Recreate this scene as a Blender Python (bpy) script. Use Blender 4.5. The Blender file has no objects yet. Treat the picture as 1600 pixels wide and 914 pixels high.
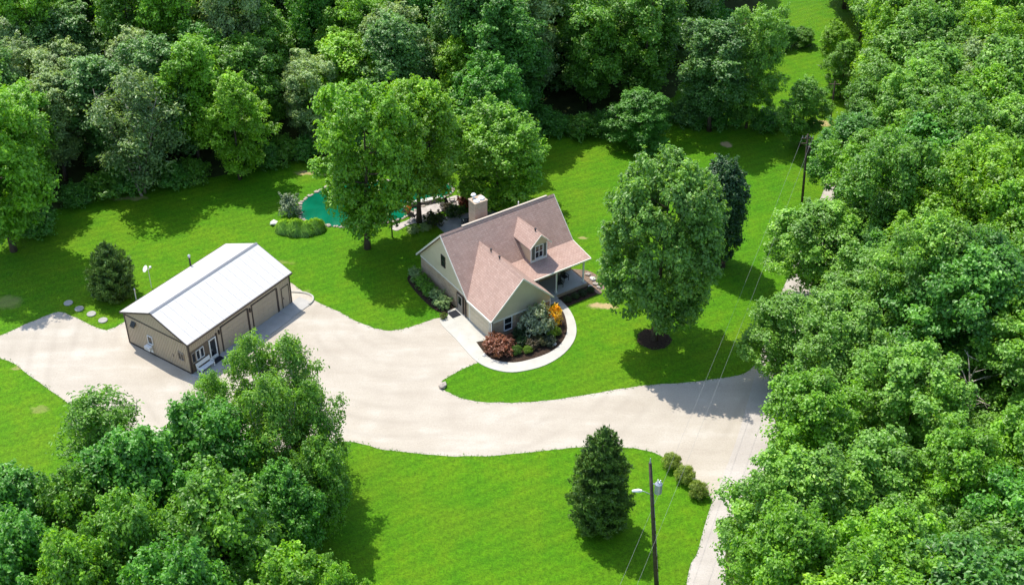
import bpy, math, random
import numpy as np
from mathutils import Vector, Matrix
R = math.radians
SC = bpy.context.scene
COL = SC.collection

# ------------------------------------------------------------------ camera, light, exposure
CAM_H, CAM_F, CAM_PITCH, CAM_ROLL = 74.554, 2000.0, 35.981, 0.352
SUN_EL, SUN_AZ = 61.0, 323.0          # azimuth clockwise from +Y, where the sun stands
cd = bpy.data.cameras.new('camera'); cam = bpy.data.objects.new('camera', cd); COL.objects.link(cam)
cam.matrix_world = Matrix.Translation((0, 0, CAM_H)) @ Matrix.Rotation(R(90 - CAM_PITCH), 4, 'X') @ Matrix.Rotation(R(CAM_ROLL), 4, 'Z')
cd.sensor_width = 36; cd.sensor_fit = 'HORIZONTAL'; cd.lens = CAM_F / 1600 * 36
cd.clip_start = 1; cd.clip_end = 6000
SC.camera = cam
W = bpy.data.worlds.new('World'); SC.world = W; W.use_nodes = True
nt = W.node_tree
sky = nt.nodes.new('ShaderNodeTexSky'); sky.sky_type = 'NISHITA'; sky.sun_disc = False
sky.sun_elevation = R(SUN_EL); sky.sun_rotation = R(SUN_AZ)
bg = nt.nodes['Background']; bg.inputs[1].default_value = 0.15
nt.links.new(sky.outputs[0], bg.inputs[0])
sl = bpy.data.lights.new('sun', 'SUN'); sl.energy = 2.75; sl.angle = R(0.5); sl.color = (1.0, 0.95, 0.87)
so = bpy.data.objects.new('sun', sl); COL.objects.link(so)
sd = Vector((-math.sin(R(SUN_AZ)) * math.cos(R(SUN_EL)), -math.cos(R(SUN_AZ)) * math.cos(R(SUN_EL)), -math.sin(R(SUN_EL))))
so.rotation_euler = sd.to_track_quat('-Z', 'Y').to_euler(); so.location = (-30, 60, 90)
vs = SC.view_settings; vs.view_transform = 'Standard'; vs.look = 'None'; vs.exposure = 1.14; vs.gamma = 1
SC.cycles.max_bounces = 8; SC.cycles.diffuse_bounces = 3; SC.cycles.glossy_bounces = 2; SC.cycles.transmission_bounces = 4

# ------------------------------------------------------------------ survey: a point of the photograph on the plane at height z
_p, _r = R(CAM_PITCH), R(CAM_ROLL)
def G(px, py, z=0.0):
    x0, y0 = px - 800, py - 457
    x = math.cos(_r) * x0 + math.sin(_r) * y0; y = -math.sin(_r) * x0 + math.cos(_r) * y0
    u = -y / CAM_F
    d = (x / CAM_F, math.cos(_p) + u * math.sin(_p), -math.sin(_p) + u * math.cos(_p))
    t = (z - CAM_H) / d[2]
    return Vector((d[0] * t, d[1] * t, z))
def PX(x, y, z):
    z = z - CAM_H
    d = y * math.cos(_p) - z * math.sin(_p); u = y * math.sin(_p) + z * math.cos(_p)
    a, b = CAM_F * x / d, -CAM_F * u / d
    return (800 + math.cos(_r) * a - math.sin(_r) * b, 457 + math.sin(_r) * a + math.cos(_r) * b, d)
def height_of(b, ty):
    lo, hi = 0.0, 60.0
    for _ in range(40):
        m = (lo + hi) / 2
        if PX(b[0], b[1], m)[1] > ty: lo = m
        else: hi = m
    return lo

# ------------------------------------------------------------------ materials
def node_mat(name):
    m = bpy.data.materials.new(name); m.use_nodes = True
    t = m.node_tree; b = t.nodes['Principled BSDF']
    return m, t, b
def N(t, kind, **kw):
    n = t.nodes.new(kind)
    for k, v in kw.items():
        if k.startswith('i_'): n.inputs[int(k[2:])].default_value = v
        else: setattr(n, k, v)
    return n
def noise(t, vec, scale, detail=4, rough=0.55):
    n = N(t, 'ShaderNodeTexNoise'); n.inputs['Scale'].default_value = scale
    n.inputs['Detail'].default_value = detail; n.inputs['Roughness'].default_value = rough
    if vec is not None: t.links.new(vec, n.inputs['Vector'])
    return n.outputs['Fac']
def ramp(t, fac, stops):
    n = N(t, 'ShaderNodeValToRGB'); e = n.color_ramp.elements
    while len(e) < len(stops): e.new(0.5)
    for k, (p, c) in enumerate(stops):
        e[k].position = p; e[k].color = (*c, 1) if len(c) == 3 else c
    t.links.new(fac, n.inputs[0]); return n.outputs[0]
def mix(t, fac, a, b, mode='MIX'):
    n = N(t, 'ShaderNodeMix', data_type='RGBA', blend_type=mode)
    for sock, v in ((n.inputs[0], fac), (n.inputs[6], a), (n.inputs[7], b)):
        if isinstance(v, bpy.types.NodeSocket): t.links.new(v, sock)
        elif isinstance(v, (int, float)): sock.default_value = v
        else: sock.default_value = (*v, 1)
    return n.outputs[2]
def math_(t, op, a, b=None, c=None):
    n = N(t, 'ShaderNodeMath', operation=op)
    for k, v in enumerate((a, b, c)):
        if v is None: continue
        if isinstance(v, bpy.types.NodeSocket): t.links.new(v, n.inputs[k])
        else: n.inputs[k].default_value = v
    return n.outputs[0]
def bump(t, b, h, strength=0.5, dist=0.05):
    n = N(t, 'ShaderNodeBump'); n.inputs['Strength'].default_value = strength; n.inputs['Distance'].default_value = dist
    t.links.new(h, n.inputs['Height']); t.links.new(n.outputs[0], b.inputs['Normal'])
def objco(t): return N(t, 'ShaderNodeTexCoord').outputs['Object']
def wpos(t): return N(t, 'ShaderNodeNewGeometry').outputs['Position']
def speck(name, col, amt=0.25, scale=6.0, rough=0.7, spec=0.3, metal=0.0, bstr=0.2, fine=40.0):
    """plain paint / wood / concrete with soft blotches, fine grain and slight relief"""
    m, t, b = node_mat(name); o = objco(t)
    n1 = noise(t, o, scale, 5); n2 = noise(t, o, fine, 3)
    f = math_(t, 'ADD', math_(t, 'MULTIPLY', n1, 0.65), math_(t, 'MULTIPLY', n2, 0.35))
    lo = tuple(c * (1 - amt) for c in col); hi = tuple(min(1, c * (1 + amt)) for c in col)
    t.links.new(ramp(t, f, [(0.3, lo), (0.7, hi)]), b.inputs['Base Color'])
    b.inputs['Roughness'].default_value = rough; b.inputs['Metallic'].default_value = metal
    b.inputs['Specular IOR Level'].default_value = spec
    if bstr: bump(t, b, n2, bstr, 0.01)
    return m

M = {}
def lawn_mat():
    m, t, b = node_mat('lawn'); p = wpos(t)
    big = noise(t, p, 0.06, 4); mid = noise(t, p, 0.45, 5, 0.65); fine = noise(t, p, 3.2, 4, 0.7); vf = noise(t, p, 9.0, 2)
    c = ramp(t, math_(t, 'ADD', math_(t, 'MULTIPLY', big, 0.5), math_(t, 'MULTIPLY', mid, 0.5)),
             [(0.34, (0.046, 0.172, 0.0010)), (0.5, (0.071, 0.200, 0.0014)), (0.66, (0.110, 0.224, 0.0022))])
    # yellower dry stretches
    dry = ramp(t, noise(t, p, 0.13, 6, 0.62), [(0.46, (0, 0, 0)), (0.66, (1, 1, 1))])
    c = mix(t, math_(t, 'MULTIPLY', dry, 0.28), c, (0.160, 0.205, 0.006))
    g = ramp(t, math_(t, 'ADD', math_(t, 'MULTIPLY', fine, 0.6), math_(t, 'MULTIPLY', vf, 0.4)), [(0.32, (0.45, 0.45, 0.45)), (0.66, (1.35, 1.35, 1.35))])
    c = mix(t, 1.0, c, g, 'MULTIPLY')
    wv = N(t, 'ShaderNodeTexWave'); wv.inputs['Scale'].default_value = 0.28; wv.inputs['Distortion'].default_value = 2.5; wv.inputs['Detail'].default_value = 2; wv.inputs['Detail Scale'].default_value = .4
    mpw = N(t, 'ShaderNodeMapping'); mpw.inputs['Rotation'].default_value = (0, 0, R(62)); t.links.new(p, mpw.inputs['Vector']); t.links.new(mpw.outputs[0], wv.inputs['Vector'])
    c = mix(t, 1.0, c, ramp(t, wv.outputs['Fac'], [(0.2, (0.94, 0.94, 0.94)), (0.8, (1.05, 1.05, 1.05))]), 'MULTIPLY')
    # worn bare-earth spots where they lie on the lawn
    wx = N(t, 'ShaderNodeVectorMath', operation='SCALE'); 
    nz = N(t, 'ShaderNodeTexNoise'); nz.inputs['Scale'].default_value = 1.1; nz.inputs['Detail'].default_value = 4; t.links.new(p, nz.inputs['Vector'])
    t.links.new(nz.outputs['Color'], wx.inputs[0]); wx.inputs['Scale'].default_value = 1.5
    pw = N(t, 'ShaderNodeVectorMath', operation='ADD'); t.links.new(p, pw.inputs[0]); t.links.new(wx.outputs[0], pw.inputs[1])
    for (px, py, rx, ry, k) in ((1135, 226, 0.85, 0.75, 1.0), (941, 478, 1.75, 0.55, .95), (912, 371, 0.6, .4, .6), (487, 271, 2.2, .55, .75),
                                (12, 472, 1.6, 1.4, .30), (1285, 193, 1.6, 1.0, .8), (420, 410, 3.0, .5, .25), (40, 362, 2.2, .6, .5), (200, 310, 2.5, .5, .55),
                                (455, 455, 2.2, .35, .3), (60, 640, 1.0, .5, .25), (30, 575, .7, .3, .5)):
        q = G(px, py)
        mp = N(t, 'ShaderNodeMapping', vector_type='POINT')
        mp.inputs['Location'].default_value = (-(q.x + .75) / rx, -(q.y + .75) / ry, 0); mp.inputs['Scale'].default_value = (1 / rx, 1 / ry, 0)
        t.links.new(pw.outputs[0], mp.inputs['Vector'])
        ln = N(t, 'ShaderNodeVectorMath', operation='LENGTH'); t.links.new(mp.outputs[0], ln.inputs[0])
        f = math_(t, 'MULTIPLY', ramp(t, ln.outputs['Value'], [(0.55, (1, 1, 1)), (1.0, (0, 0, 0))]), k)
        c = mix(t, f, c, (0.42, 0.31, 0.15))
    t.links.new(c, b.inputs['Base Color']); b.inputs['Roughness'].default_value = 0.85; b.inputs['Specular IOR Level'].default_value = 0.15
    bump(t, b, math_(t, 'ADD', math_(t, 'MULTIPLY', fine, 1.0), math_(t, 'MULTIPLY', vf, 0.6)), 0.9, 0.12)
    return m
M['lawn'] = lawn_mat()
def gravel_mat(name, c0, c1, c2):
    m, t, b = node_mat(name); p = wpos(t)
    mp = N(t, 'ShaderNodeMapping'); mp.inputs['Scale'].default_value = (0.16, 0.75, 1); mp.inputs['Rotation'].default_value = (0, 0, R(12)); t.links.new(p, mp.inputs['Vector'])
    big = noise(t, mp.outputs[0], 0.5, 5, 0.6); mid = noise(t, p, 0.35, 5, .6); fine = noise(t, p, 7.0, 4, .7); 
    c = ramp(t, math_(t, 'ADD', math_(t, 'MULTIPLY', big, 0.6), math_(t, 'MULTIPLY', mid, 0.4)), [(0.34, c0), (0.52, c1), (0.68, c2)])
    c = mix(t, 1.0, c, ramp(t, fine, [(0.3, (0.88, 0.88, 0.88)), (0.7, (1.07, 1.07, 1.07))]), 'MULTIPLY')
    q0 = G(640, 640); mpr = N(t, 'ShaderNodeMapping'); mpr.inputs['Location'].default_value = (-q0.x, -q0.y - 14, 0); t.links.new(p, mpr.inputs['Vector'])
    wv = N(t, 'ShaderNodeTexWave', wave_type='RINGS', rings_direction='Z'); wv.inputs['Scale'].default_value = .17; wv.inputs['Distortion'].default_value = 3.0; wv.inputs['Detail'].default_value = 3; wv.inputs['Detail Scale'].default_value = .25
    t.links.new(mpr.outputs[0], wv.inputs['Vector'])
    tr = math_(t, 'MULTIPLY', math_(t, 'POWER', wv.outputs['Fac'], 3.0), ramp(t, noise(t, p, .12, 3), [(.4, (0, 0, 0)), (.6, (1, 1, 1))]))
    c = mix(t, math_(t, 'MULTIPLY', tr, .3), c, tuple(k * .80 for k in c0))
    sp = ramp(t, noise(t, p, 14.0, 1), [(0.22, (0.7, 0.7, 0.7)), (0.32, (1, 1, 1))])
    c = mix(t, 1.0, c, sp, 'MULTIPLY')
    t.links.new(c, b.inputs['Base Color']); b.inputs['Roughness'].default_value = 0.9; b.inputs['Specular IOR Level'].default_value = 0.15
    bump(t, b, math_(t, 'ADD', fine, big), 0.35, 0.04); return m
M['gravel'] = gravel_mat('gravel', (0.375, 0.326, 0.258), (0.430, 0.380, 0.306), (0.515, 0.472, 0.400))
M['road'] = gravel_mat('road_gravel', (0.37, 0.33, 0.285), (0.435, 0.395, 0.345), (0.50, 0.46, 0.41))
M['concrete'] = speck('concrete', (0.45, 0.43, 0.37), 0.14, 0.9, .85, .2, bstr=.15, fine=12)
M['apron'] = speck('apron_concrete', (0.37, 0.355, 0.325), 0.16, 0.7, .85, .2, bstr=.15, fine=12)
M['patio'] = speck('patio_concrete', (0.33, 0.33, 0.31), 0.2, 1.2, .85, .2, bstr=.15, fine=12)
M['flag'] = speck('flagstone', (0.42, 0.38, 0.35), 0.3, 1.6, .85, .2, bstr=.3, fine=12)
M['stone'] = speck('field_stone', (0.36, 0.31, 0.26), 0.35, 2.4, .85, .2, bstr=.4, fine=14)
M['pale_stone'] = speck('pale_stone', (0.55, 0.53, 0.49), 0.2, 2.4, .85, .2, bstr=.4, fine=14)
M['lid'] = speck('lid_concrete', (0.34, 0.33, 0.29), 0.2, 2.4, .85, .2, bstr=.2, fine=14)
M['mulch'] = speck('mulch', (0.045, 0.030, 0.020), 0.6, 5, .95, .1, bstr=.8, fine=20)
M['leaf_litter'] = speck('leaf_litter', (0.05, 0.065, 0.018), 0.6, .6, .95, .1, bstr=.8, fine=6)
M['bark'] = speck('bark', (0.10, 0.075, 0.055), 0.5, 5, .95, .1, bstr=.8, fine=22)
M['pale_bark'] = speck('pale_bark', (0.30, 0.26, 0.21), 0.45, 5, .95, .1, bstr=.6, fine=22)
M['dead_wood'] = speck('dead_wood', (0.42, 0.37, 0.31), 0.3, 5, .95, .1, bstr=.6, fine=22)
M['pole_wood'] = speck('pole_wood', (0.085, 0.065, 0.05), 0.4, 4, .9, .1, bstr=.5, fine=18)
M['white'] = speck('white_paint', (0.78, 0.77, 0.74), 0.05, 3, .5, .4, bstr=.05)
M['cream_trim'] = speck('cream_trim', (0.72, 0.68, 0.57), 0.06, 3, .55, .35, bstr=.05)
M['dark_trim'] = speck('dark_trim', (0.045, 0.032, 0.026), 0.2, 3, .5, .35, bstr=.05)
M['black'] = speck('black_metal', (0.015, 0.015, 0.016), 0.3, 5, .5, .4, bstr=.05)
M['grey_metal'] = speck('grey_metal', (0.42, 0.44, 0.46), 0.12, 5, .4, .5, .4, bstr=.05)
M['wire'] = speck('wire_sheath', (0.20, 0.21, 0.20), 0.1, 5, .6, .3, bstr=0)
M['brown_door'] = speck('door_paint', (0.33, 0.27, 0.21), 0.12, 4, .55, .35, bstr=.05)
M['tan_metal'] = speck('tan_metal', (0.46, 0.365, 0.262), 0.07, 0.8, .5, .4, bstr=.04)
M['tan_door'] = speck('tan_door', (0.43, 0.345, 0.25), 0.07, 0.8, .5, .4, bstr=.04)
M['roof_metal'] = speck('white_roof_metal', (0.56, 0.54, 0.505), 0.05, 0.6, .42, .45, bstr=.0)
M['ridge_metal'] = speck('grey_ridge_metal', (0.22, 0.225, 0.235), 0.08, 2, .45, .5, bstr=.0)
M['garage'] = speck('garage_panel', (0.62, 0.52, 0.365), 0.05, 1.5, .55, .35, bstr=.03)
M['shutter'] = speck('shutter_paint', (0.12, 0.13, 0.12), 0.15, 5, .5, .35, bstr=.05)
M['clay'] = speck('clay_pot', (0.45, 0.20, 0.08), 0.2, 5, .8, .2)
M['rubber'] = speck('rubber_mat', (0.02, 0.021, 0.025), 0.3, 12, .9, .2, bstr=.3)
def glass_mat(name, col, rough=.06):
    m, t, b = node_mat(name); b.inputs['Base Color'].default_value = (*col, 1); b.inputs['Roughness'].default_value = rough
    b.inputs['Specular IOR Level'].default_value = 0.6; return m
M['glass'] = glass_mat('window_glass', (0.012, 0.015, 0.019))
def siding_mat():
    m, t, b = node_mat('lap_siding'); o = objco(t); s = N(t, 'ShaderNodeSeparateXYZ'); t.links.new(o, s.inputs[0])
    f = math_(t, 'FRACT', math_(t, 'MULTIPLY', s.outputs[2], 7.0))
    n1 = noise(t, o, 0.8, 4)
    c = ramp(t, n1, [(0.3, (0.54, 0.462, 0.310)), (0.7, (0.61, 0.525, 0.36))])
    c = mix(t, 1.0, c, ramp(t, f, [(0.0, (0.72, 0.72, 0.72)), (0.14, (1, 1, 1))]), 'MULTIPLY')
    t.links.new(c, b.inputs['Base Color']); b.inputs['Roughness'].default_value = .6; bump(t, b, f, .5, .03); return m
M['siding'] = siding_mat()
def brickish(name, cols, mortar, scale, w, h, msize=.02, rough=.85, slope='', bstr=.5):
    m, t, b = node_mat(name); o = objco(t); s = N(t, 'ShaderNodeSeparateXYZ'); t.links.new(o, s.inputs[0])
    u = s.outputs[1] if slope == 'x' else math_(t, 'ADD', s.outputs[0], s.outputs[1]); cv = N(t, 'ShaderNodeCombineXYZ')
    t.links.new(u, cv.inputs[0]); t.links.new(math_(t, 'MULTIPLY', s.outputs[2], 1.4) if slope == 'z' else s.outputs[0] if slope == 'x' else s.outputs[2], cv.inputs[1])
    br = N(t, 'ShaderNodeTexBrick'); t.links.new(cv.outputs[0], br.inputs['Vector'])
    br.inputs['Scale'].default_value = scale; br.inputs['Brick Width'].default_value = w; br.inputs['Row Height'].default_value = h
    br.inputs['Mortar Size'].default_value = msize; br.inputs['Bias'].default_value = 0.0
    br.inputs['Color1'].default_value = (*cols[0], 1); br.inputs['Color2'].default_value = (*cols[1], 1); br.inputs['Mortar'].default_value = (*mortar, 1)
    n = noise(t, o, 1.1, 5, .6); n2 = noise(t, cv.outputs[0], 9, 2)
    c = mix(t, 1.0, br.outputs['Color'], ramp(t, math_(t, 'ADD', math_(t, 'MULTIPLY', n, .55), math_(t, 'MULTIPLY', n2, .45)), [(0.3, (0.82, 0.82, 0.82)), (0.7, (1.12, 1.12, 1.12))]), 'MULTIPLY')
    t.links.new(c, b.inputs['Base Color']); b.inputs['Roughness'].default_value = rough; b.inputs['Specular IOR Level'].default_value = .2
    bump(t, b, math_(t, 'SUBTRACT', n2, br.outputs['Fac']), bstr, .02); return m
M['brick'] = brickish('tan_brick', ((0.36, 0.235, 0.145), (0.50, 0.36, 0.235)), (0.46, 0.385, 0.29), 1.0, .42, .15, .016)
M['stone_chimney'] = brickish('chimney_brick', ((0.40, 0.31, 0.22), (0.47, 0.375, 0.275)), (0.44, 0.38, 0.30), 1.0, .42, .15, .014)
SH = ((0.395, 0.262, 0.208), (0.455, 0.315, 0.253)), (0.33, 0.205, 0.16)
M['shingle'] = brickish('mauve_shingle', *SH, 1.0, .36, .20, .014, .9, 'z', .7)
M['shingle_low'] = brickish('mauve_shingle_low_slope', *SH, 1.0, .36, .20, .014, .9, 'x', .7)
def water_mat():
    m, t, b = node_mat('pond_water'); p = wpos(t)
    c = ramp(t, noise(t, p, .35, 5, .6), [(0.32, (0.001, 0.085, 0.040)), (0.7, (0.003, 0.150, 0.080))])
    t.links.new(c, b.inputs['Base Color']); b.inputs['Roughness'].default_value = .06; b.inputs['Specular IOR Level'].default_value = .45
    bump(t, b, noise(t, p, 3.5, 3), .12, .04); return m
M['water'] = water_mat()
def leaf_mat(name, under=1.35, trans=0.40, rough=0.42, spec=0.5):
    """leaf: the object's colour, each leaf a little different, paler and duller underneath, light coming through"""
    m, t, b = node_mat(name)
    oi = N(t, 'ShaderNodeObjectInfo'); at = N(t, 'ShaderNodeAttribute'); at.attribute_name = 'tint'
    f = at.outputs['Fac']
    k = ramp(t, f, [(0.0, (0.55, 0.55, 0.62)), (0.5, (1.0, 1.0, 1.0)), (0.8, (1.45, 1.28, 1.1)), (1.0, (2.2, 1.75, 1.9))])
    c = mix(t, 1.0, oi.outputs['Color'], k, 'MULTIPLY')
    gm = N(t, 'ShaderNodeNewGeometry')
    pale = mix(t, 0.35, mix(t, 1.0, c, (under, under, under * 1.25), 'MULTIPLY'), (0.20, 0.26, 0.17))
    cc = mix(t, gm.outputs['Backfacing'], c, pale)
    t.links.new(cc, b.inputs['Base Color']); b.inputs['Roughness'].default_value = rough; b.inputs['Specular IOR Level'].default_value = spec
    tr = N(t, 'ShaderNodeBsdfTranslucent'); t.links.new(mix(t, 1.0, c, (1.5, 1.45, 0.5), 'MULTIPLY'), tr.inputs[0])
    ms = N(t, 'ShaderNodeMixShader'); ms.inputs[0].default_value = trans
    t.links.new(b.outputs[0], ms.inputs[1]); t.links.new(tr.outputs[0], ms.inputs[2])
    t.links.new(ms.outputs[0], t.nodes['Material Output'].inputs[0]); return m
M['leaf'] = leaf_mat('leaf'); M['needle'] = leaf_mat('needle', 1.1, .12, .55, .25); M['silver_leaf'] = leaf_mat('silver_leaf', 1.7, .22, .4, .4)

# ------------------------------------------------------------------ object helpers
def tag(o, label=None, cat=None, group=None, kind=None):
    if label: o['label'] = label
    if cat: o['category'] = cat
    if group: o['group'] = group
    if kind: o['kind'] = kind
    return o
def empty(name, loc=(0, 0, 0), rz=0.0, label=None, cat=None, group=None):
    o = bpy.data.objects.new(name, None); COL.objects.link(o); o.location = loc; o.rotation_euler = (0, 0, rz); o.empty_display_size = .3
    return tag(o, label, cat, group)
def link(name, me, parent=None, color=None):
    o = bpy.data.objects.new(name, me); COL.objects.link(o)
    if parent is not None: o.parent = parent
    if color: o.color = (*color, 1)
    return o
class MB:
    """gathers faces, then links them as one mesh object"""
    def __init__(s): s.v = []; s.f = []
    def add(s, vs, fs):
        n = len(s.v); s.v += [tuple(q) for q in vs]; s.f += [tuple(i + n for i in f) for f in fs]; return s
    def box(s, x0, x1, y0, y1, z0, z1):
        return s.add([(x0, y0, z0), (x1, y0, z0), (x1, y1, z0), (x0, y1, z0), (x0, y0, z1), (x1, y0, z1), (x1, y1, z1), (x0, y1, z1)],
                     [(3, 2, 1, 0), (4, 5, 6, 7), (0, 1, 5, 4), (1, 2, 6, 5), (2, 3, 7, 6), (3, 0, 4, 7)])
    def prism(s, poly, d):
        """polygon of 3-D points swept by d"""
        n = len(poly); P = [Vector(q) for q in poly]; Q = [q + Vector(d) for q in P]
        return s.add(P + Q, [tuple(range(n))[::-1], tuple(range(n, 2 * n))] + [(i, (i + 1) % n, n + (i + 1) % n, n + i) for i in range(n)])
    def tube(s, pts, rad, k=6, cap=True):
        P = [Vector(q) for q in pts]; rings = []; base = len(s.v)
        for i, q in enumerate(P):
            d = (P[min(i + 1, len(P) - 1)] - P[max(i - 1, 0)]).normalized()
            u = d.orthogonal().normalized() if i == 0 else (u - d * u.dot(d)).normalized()
            w = d.cross(u); r = rad[i] if isinstance(rad, (list, tuple)) else rad
            s.v += [tuple(q + (u * math.cos(2 * math.pi * j / k) + w * math.sin(2 * math.pi * j / k)) * r) for j in range(k)]
        for i in range(len(P) - 1):
            for j in range(k):
                a = base + i * k + j; b_ = base + i * k + (j + 1) % k; s.f.append((a, b_, b_ + k, a + k))
        if cap:
            s.f.append(tuple(base + j for j in range(k))[::-1]); s.f.append(tuple(base + (len(P) - 1) * k + j for j in range(k)))
        return s
    def cyl(s, x, y, z0, z1, r, r2=None, k=12): return s.tube([(x, y, z0), (x, y, z1)], [r, r if r2 is None else r2], k)
    def mesh(s, name, mat, smooth=False):
        me = bpy.data.meshes.new(name); me.from_pydata(s.v, [], s.f); me.update(); me.materials.append(mat)
        if smooth: me.polygons.foreach_set('use_smooth', [True] * len(me.polygons))
        return me
    def build(s, name, mat, parent=None, smooth=False): return link(name, s.mesh(name, mat, smooth), parent)

def smooth_poly(pts, n=5, closed=True, jit=0.0, seed=1):
    rg = random.Random(seed); out = []; L = len(pts)
    for i in range(L if closed else L - 1):
        p0, p1, p2, p3 = (pts[(i + k) % L] if closed else pts[min(max(i + k, 0), L - 1)] for k in (-1, 0, 1, 2))
        for j in range(n):
            t = j / n
            q = 0.5 * ((2 * p1) + (p2 - p0) * t + (2 * p0 - 5 * p1 + 4 * p2 - p3) * t * t + (3 * p1 - p0 - 3 * p2 + p3) * t ** 3)
            out.append(q + Vector((rg.uniform(-jit, jit), rg.uniform(-jit, jit), 0)))
    if not closed: out.append(pts[-1].copy())
    return out
def sheet(name, pts, z, mat, kind='structure', thick=0.0, parent=None):
    from mathutils.geometry import tessellate_polygon
    P = [Vector((q.x, q.y, z)) for q in pts]
    tri = tessellate_polygon([P]); mb = MB(); fs = []
    for a, b, c in tri:
        nz = (P[b] - P[a]).cross(P[c] - P[a]).z
        fs.append((a, b, c) if nz > 0 else (a, c, b))
    mb.add(P, fs)
    if thick:
        n = len(P); Q = [q - Vector((0, 0, thick)) for q in P]; mb.v += [tuple(q) for q in Q]
        mb.f += [(i, n + i, n + (i + 1) % n, (i + 1) % n) for i in range(n)]
    o = mb.build(name, mat, parent)
    if kind: o['kind'] = kind
    return o
def px_poly(pts): return [G(*q) for q in pts]

# ------------------------------------------------------------------ the setting
S = 2500
MB().add([(-S, -S, 0), (S, -S, 0), (S, S, 0), (-S, S, 0)], [(0, 1, 2, 3)]).build('lawn', M['lawn'])['kind'] = 'structure'
drive = px_poly([(-60, 548), (5, 522), (55, 500), (90, 488), (118, 496), (158, 515), (176, 512), (200, 500), (330, 420), (430, 430), (492, 470),
                 (530, 487), (562, 504), (600, 516), (628, 514), (655, 506), (684, 497), (710, 500), (748, 560), (744, 567), (715, 580), (693, 594),
                 (690, 605), (702, 614), (735, 625), (790, 629), (850, 626), (920, 616), (1000, 603), (1090, 596), (1165, 583), (1192, 560),
                 (1235, 640), (1190, 720), (1160, 790), (1118, 800), (1113, 780), (1092, 757), (1042, 718), (1010, 704), (960, 698), (890, 700), (850, 704),
                 (760, 712), (680, 711), (600, 702), (540, 690), (440, 705), (330, 715), (200, 690), (120, 640), (60, 596), (0, 560), (-60, 580)])
sheet('driveway', smooth_poly(drive, 5, True, .07, 3), .006, M['gravel'])
road = [Vector((3.0, -60, 0)), Vector((5.5, 10, 0)), Vector((8.5, 40, 0))] + px_poly([(1070, 930), (1090, 862), (1110, 792), (1150, 690), (1176, 600), (1208, 490), (1250, 390), (1290, 290), (1322, 215), (1350, 140), (1372, 70), (1395, 0)])
rd = []
for i, q in enumerate(smooth_poly(road, 5, False)): rd.append(q)
left = [q for q in rd]; right = [q + Vector((5.2, -1.0, 0)) for q in rd]
sheet('gravel_road', left + right[::-1], .012, M['road'])
# forest floor under the woods
sheet('forest_floor', smooth_poly(px_poly([(-140, 420), (0, 372), (60, 338), (110, 318), (230, 294), (330, 276), (430, 256), (500, 246), (620, 236), (740, 226), (850, 205),
      (940, 208), (990, 214), (1020, 180), (1050, 150), (1090, 100), (1150, 60), (1190, 0), (1200, -60), (700, -120), (0, -120), (-300, -60)]), 4, True, .4, 5), .008, M['leaf_litter'])
sheet('forest_floor', smooth_poly([G(1130, 930), G(1215, 700), G(1290, 520), G(1330, 400), G(1375, 280), G(1400, 160), G(1440, 40), G(1480, -60), Vector((100, 190, 0)), Vector((95, 90, 0)), Vector((70, 45, 0)), Vector((24, 48, 0))], 4, True, .4, 6), .016, M['leaf_litter'])

# ------------------------------------------------------------------ house
HO, HYAW = (-6.637, 101.893), R(55.531)
HLAB = 'mauve-roofed house with cream siding, brick base, dormer and front porch'
house = empty('house', (HO[0], HO[1], 0), -HYAW, HLAB, 'house')
def hp(a, b, z): return (b, a, z)            # house coordinates: a along the ridge, b to the front
def hbox(mb, a0, a1, b0, b1, z0, z1): return mb.box(b0, b1, a0, a1, z0, z1)
def hw(a, b, z=0.0):                          # to world
    return Vector((HO[0] + a * math.sin(HYAW) + b * math.cos(HYAW), HO[1] + a * math.cos(HYAW) - b * math.sin(HYAW), z))
def slab(mb, pts, th): return mb.prism([hp(*q) for q in pts], (0, 0, -th))
RH = 7.38; SL = (7.38 - 2.53) / 4.6
mb = MB(); hbox(mb, 0, 12.75, -4.4, 3.7, 0, 2.45); hbox(mb, 0, 5.6, 3.7, 4.25, 0, 2.42); brick = mb.build('brick_wall', M['brick'], house)
mb = MB(); hbox(mb, .04, 6.62, 4.25, 8.44, 0, 2.14); mb.build('brick_wall', M['brick'], house)
# siding gables
def gable(pts, d): return MB().prism([hp(*q) for q in pts], d)
for a0 in (0.0, 12.57):
    g = gable([(a0, -4.45, 2.45), (a0, 4.2, 2.45), (a0, 4.2, 2.72), (a0, 0, 7.14), (a0, -4.45, 2.62)], (0, .2, 0)).build('gable_siding', M['siding'], house)
    g.location = hp(-.02 if a0 == 0 else .02, 0, 0)
gable([(0.0, 8.28, 2.14), (6.66, 8.28, 2.14), (6.66, 8.28, 2.50), (3.33, 8.28, 5.80), (0.0, 8.28, 2.50)], (.2, 0, 0)).build('gable_siding', M['siding'], house)
hbox(MB(), -.03, 6.69, 8.44, 8.53, 2.02, 2.16).build('belt_trim', M['cream_trim'], house)
hbox(MB(), -.06, -.02, -4.42, 4.2, 2.38, 2.50).build('belt_trim', M['cream_trim'], house)
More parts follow.
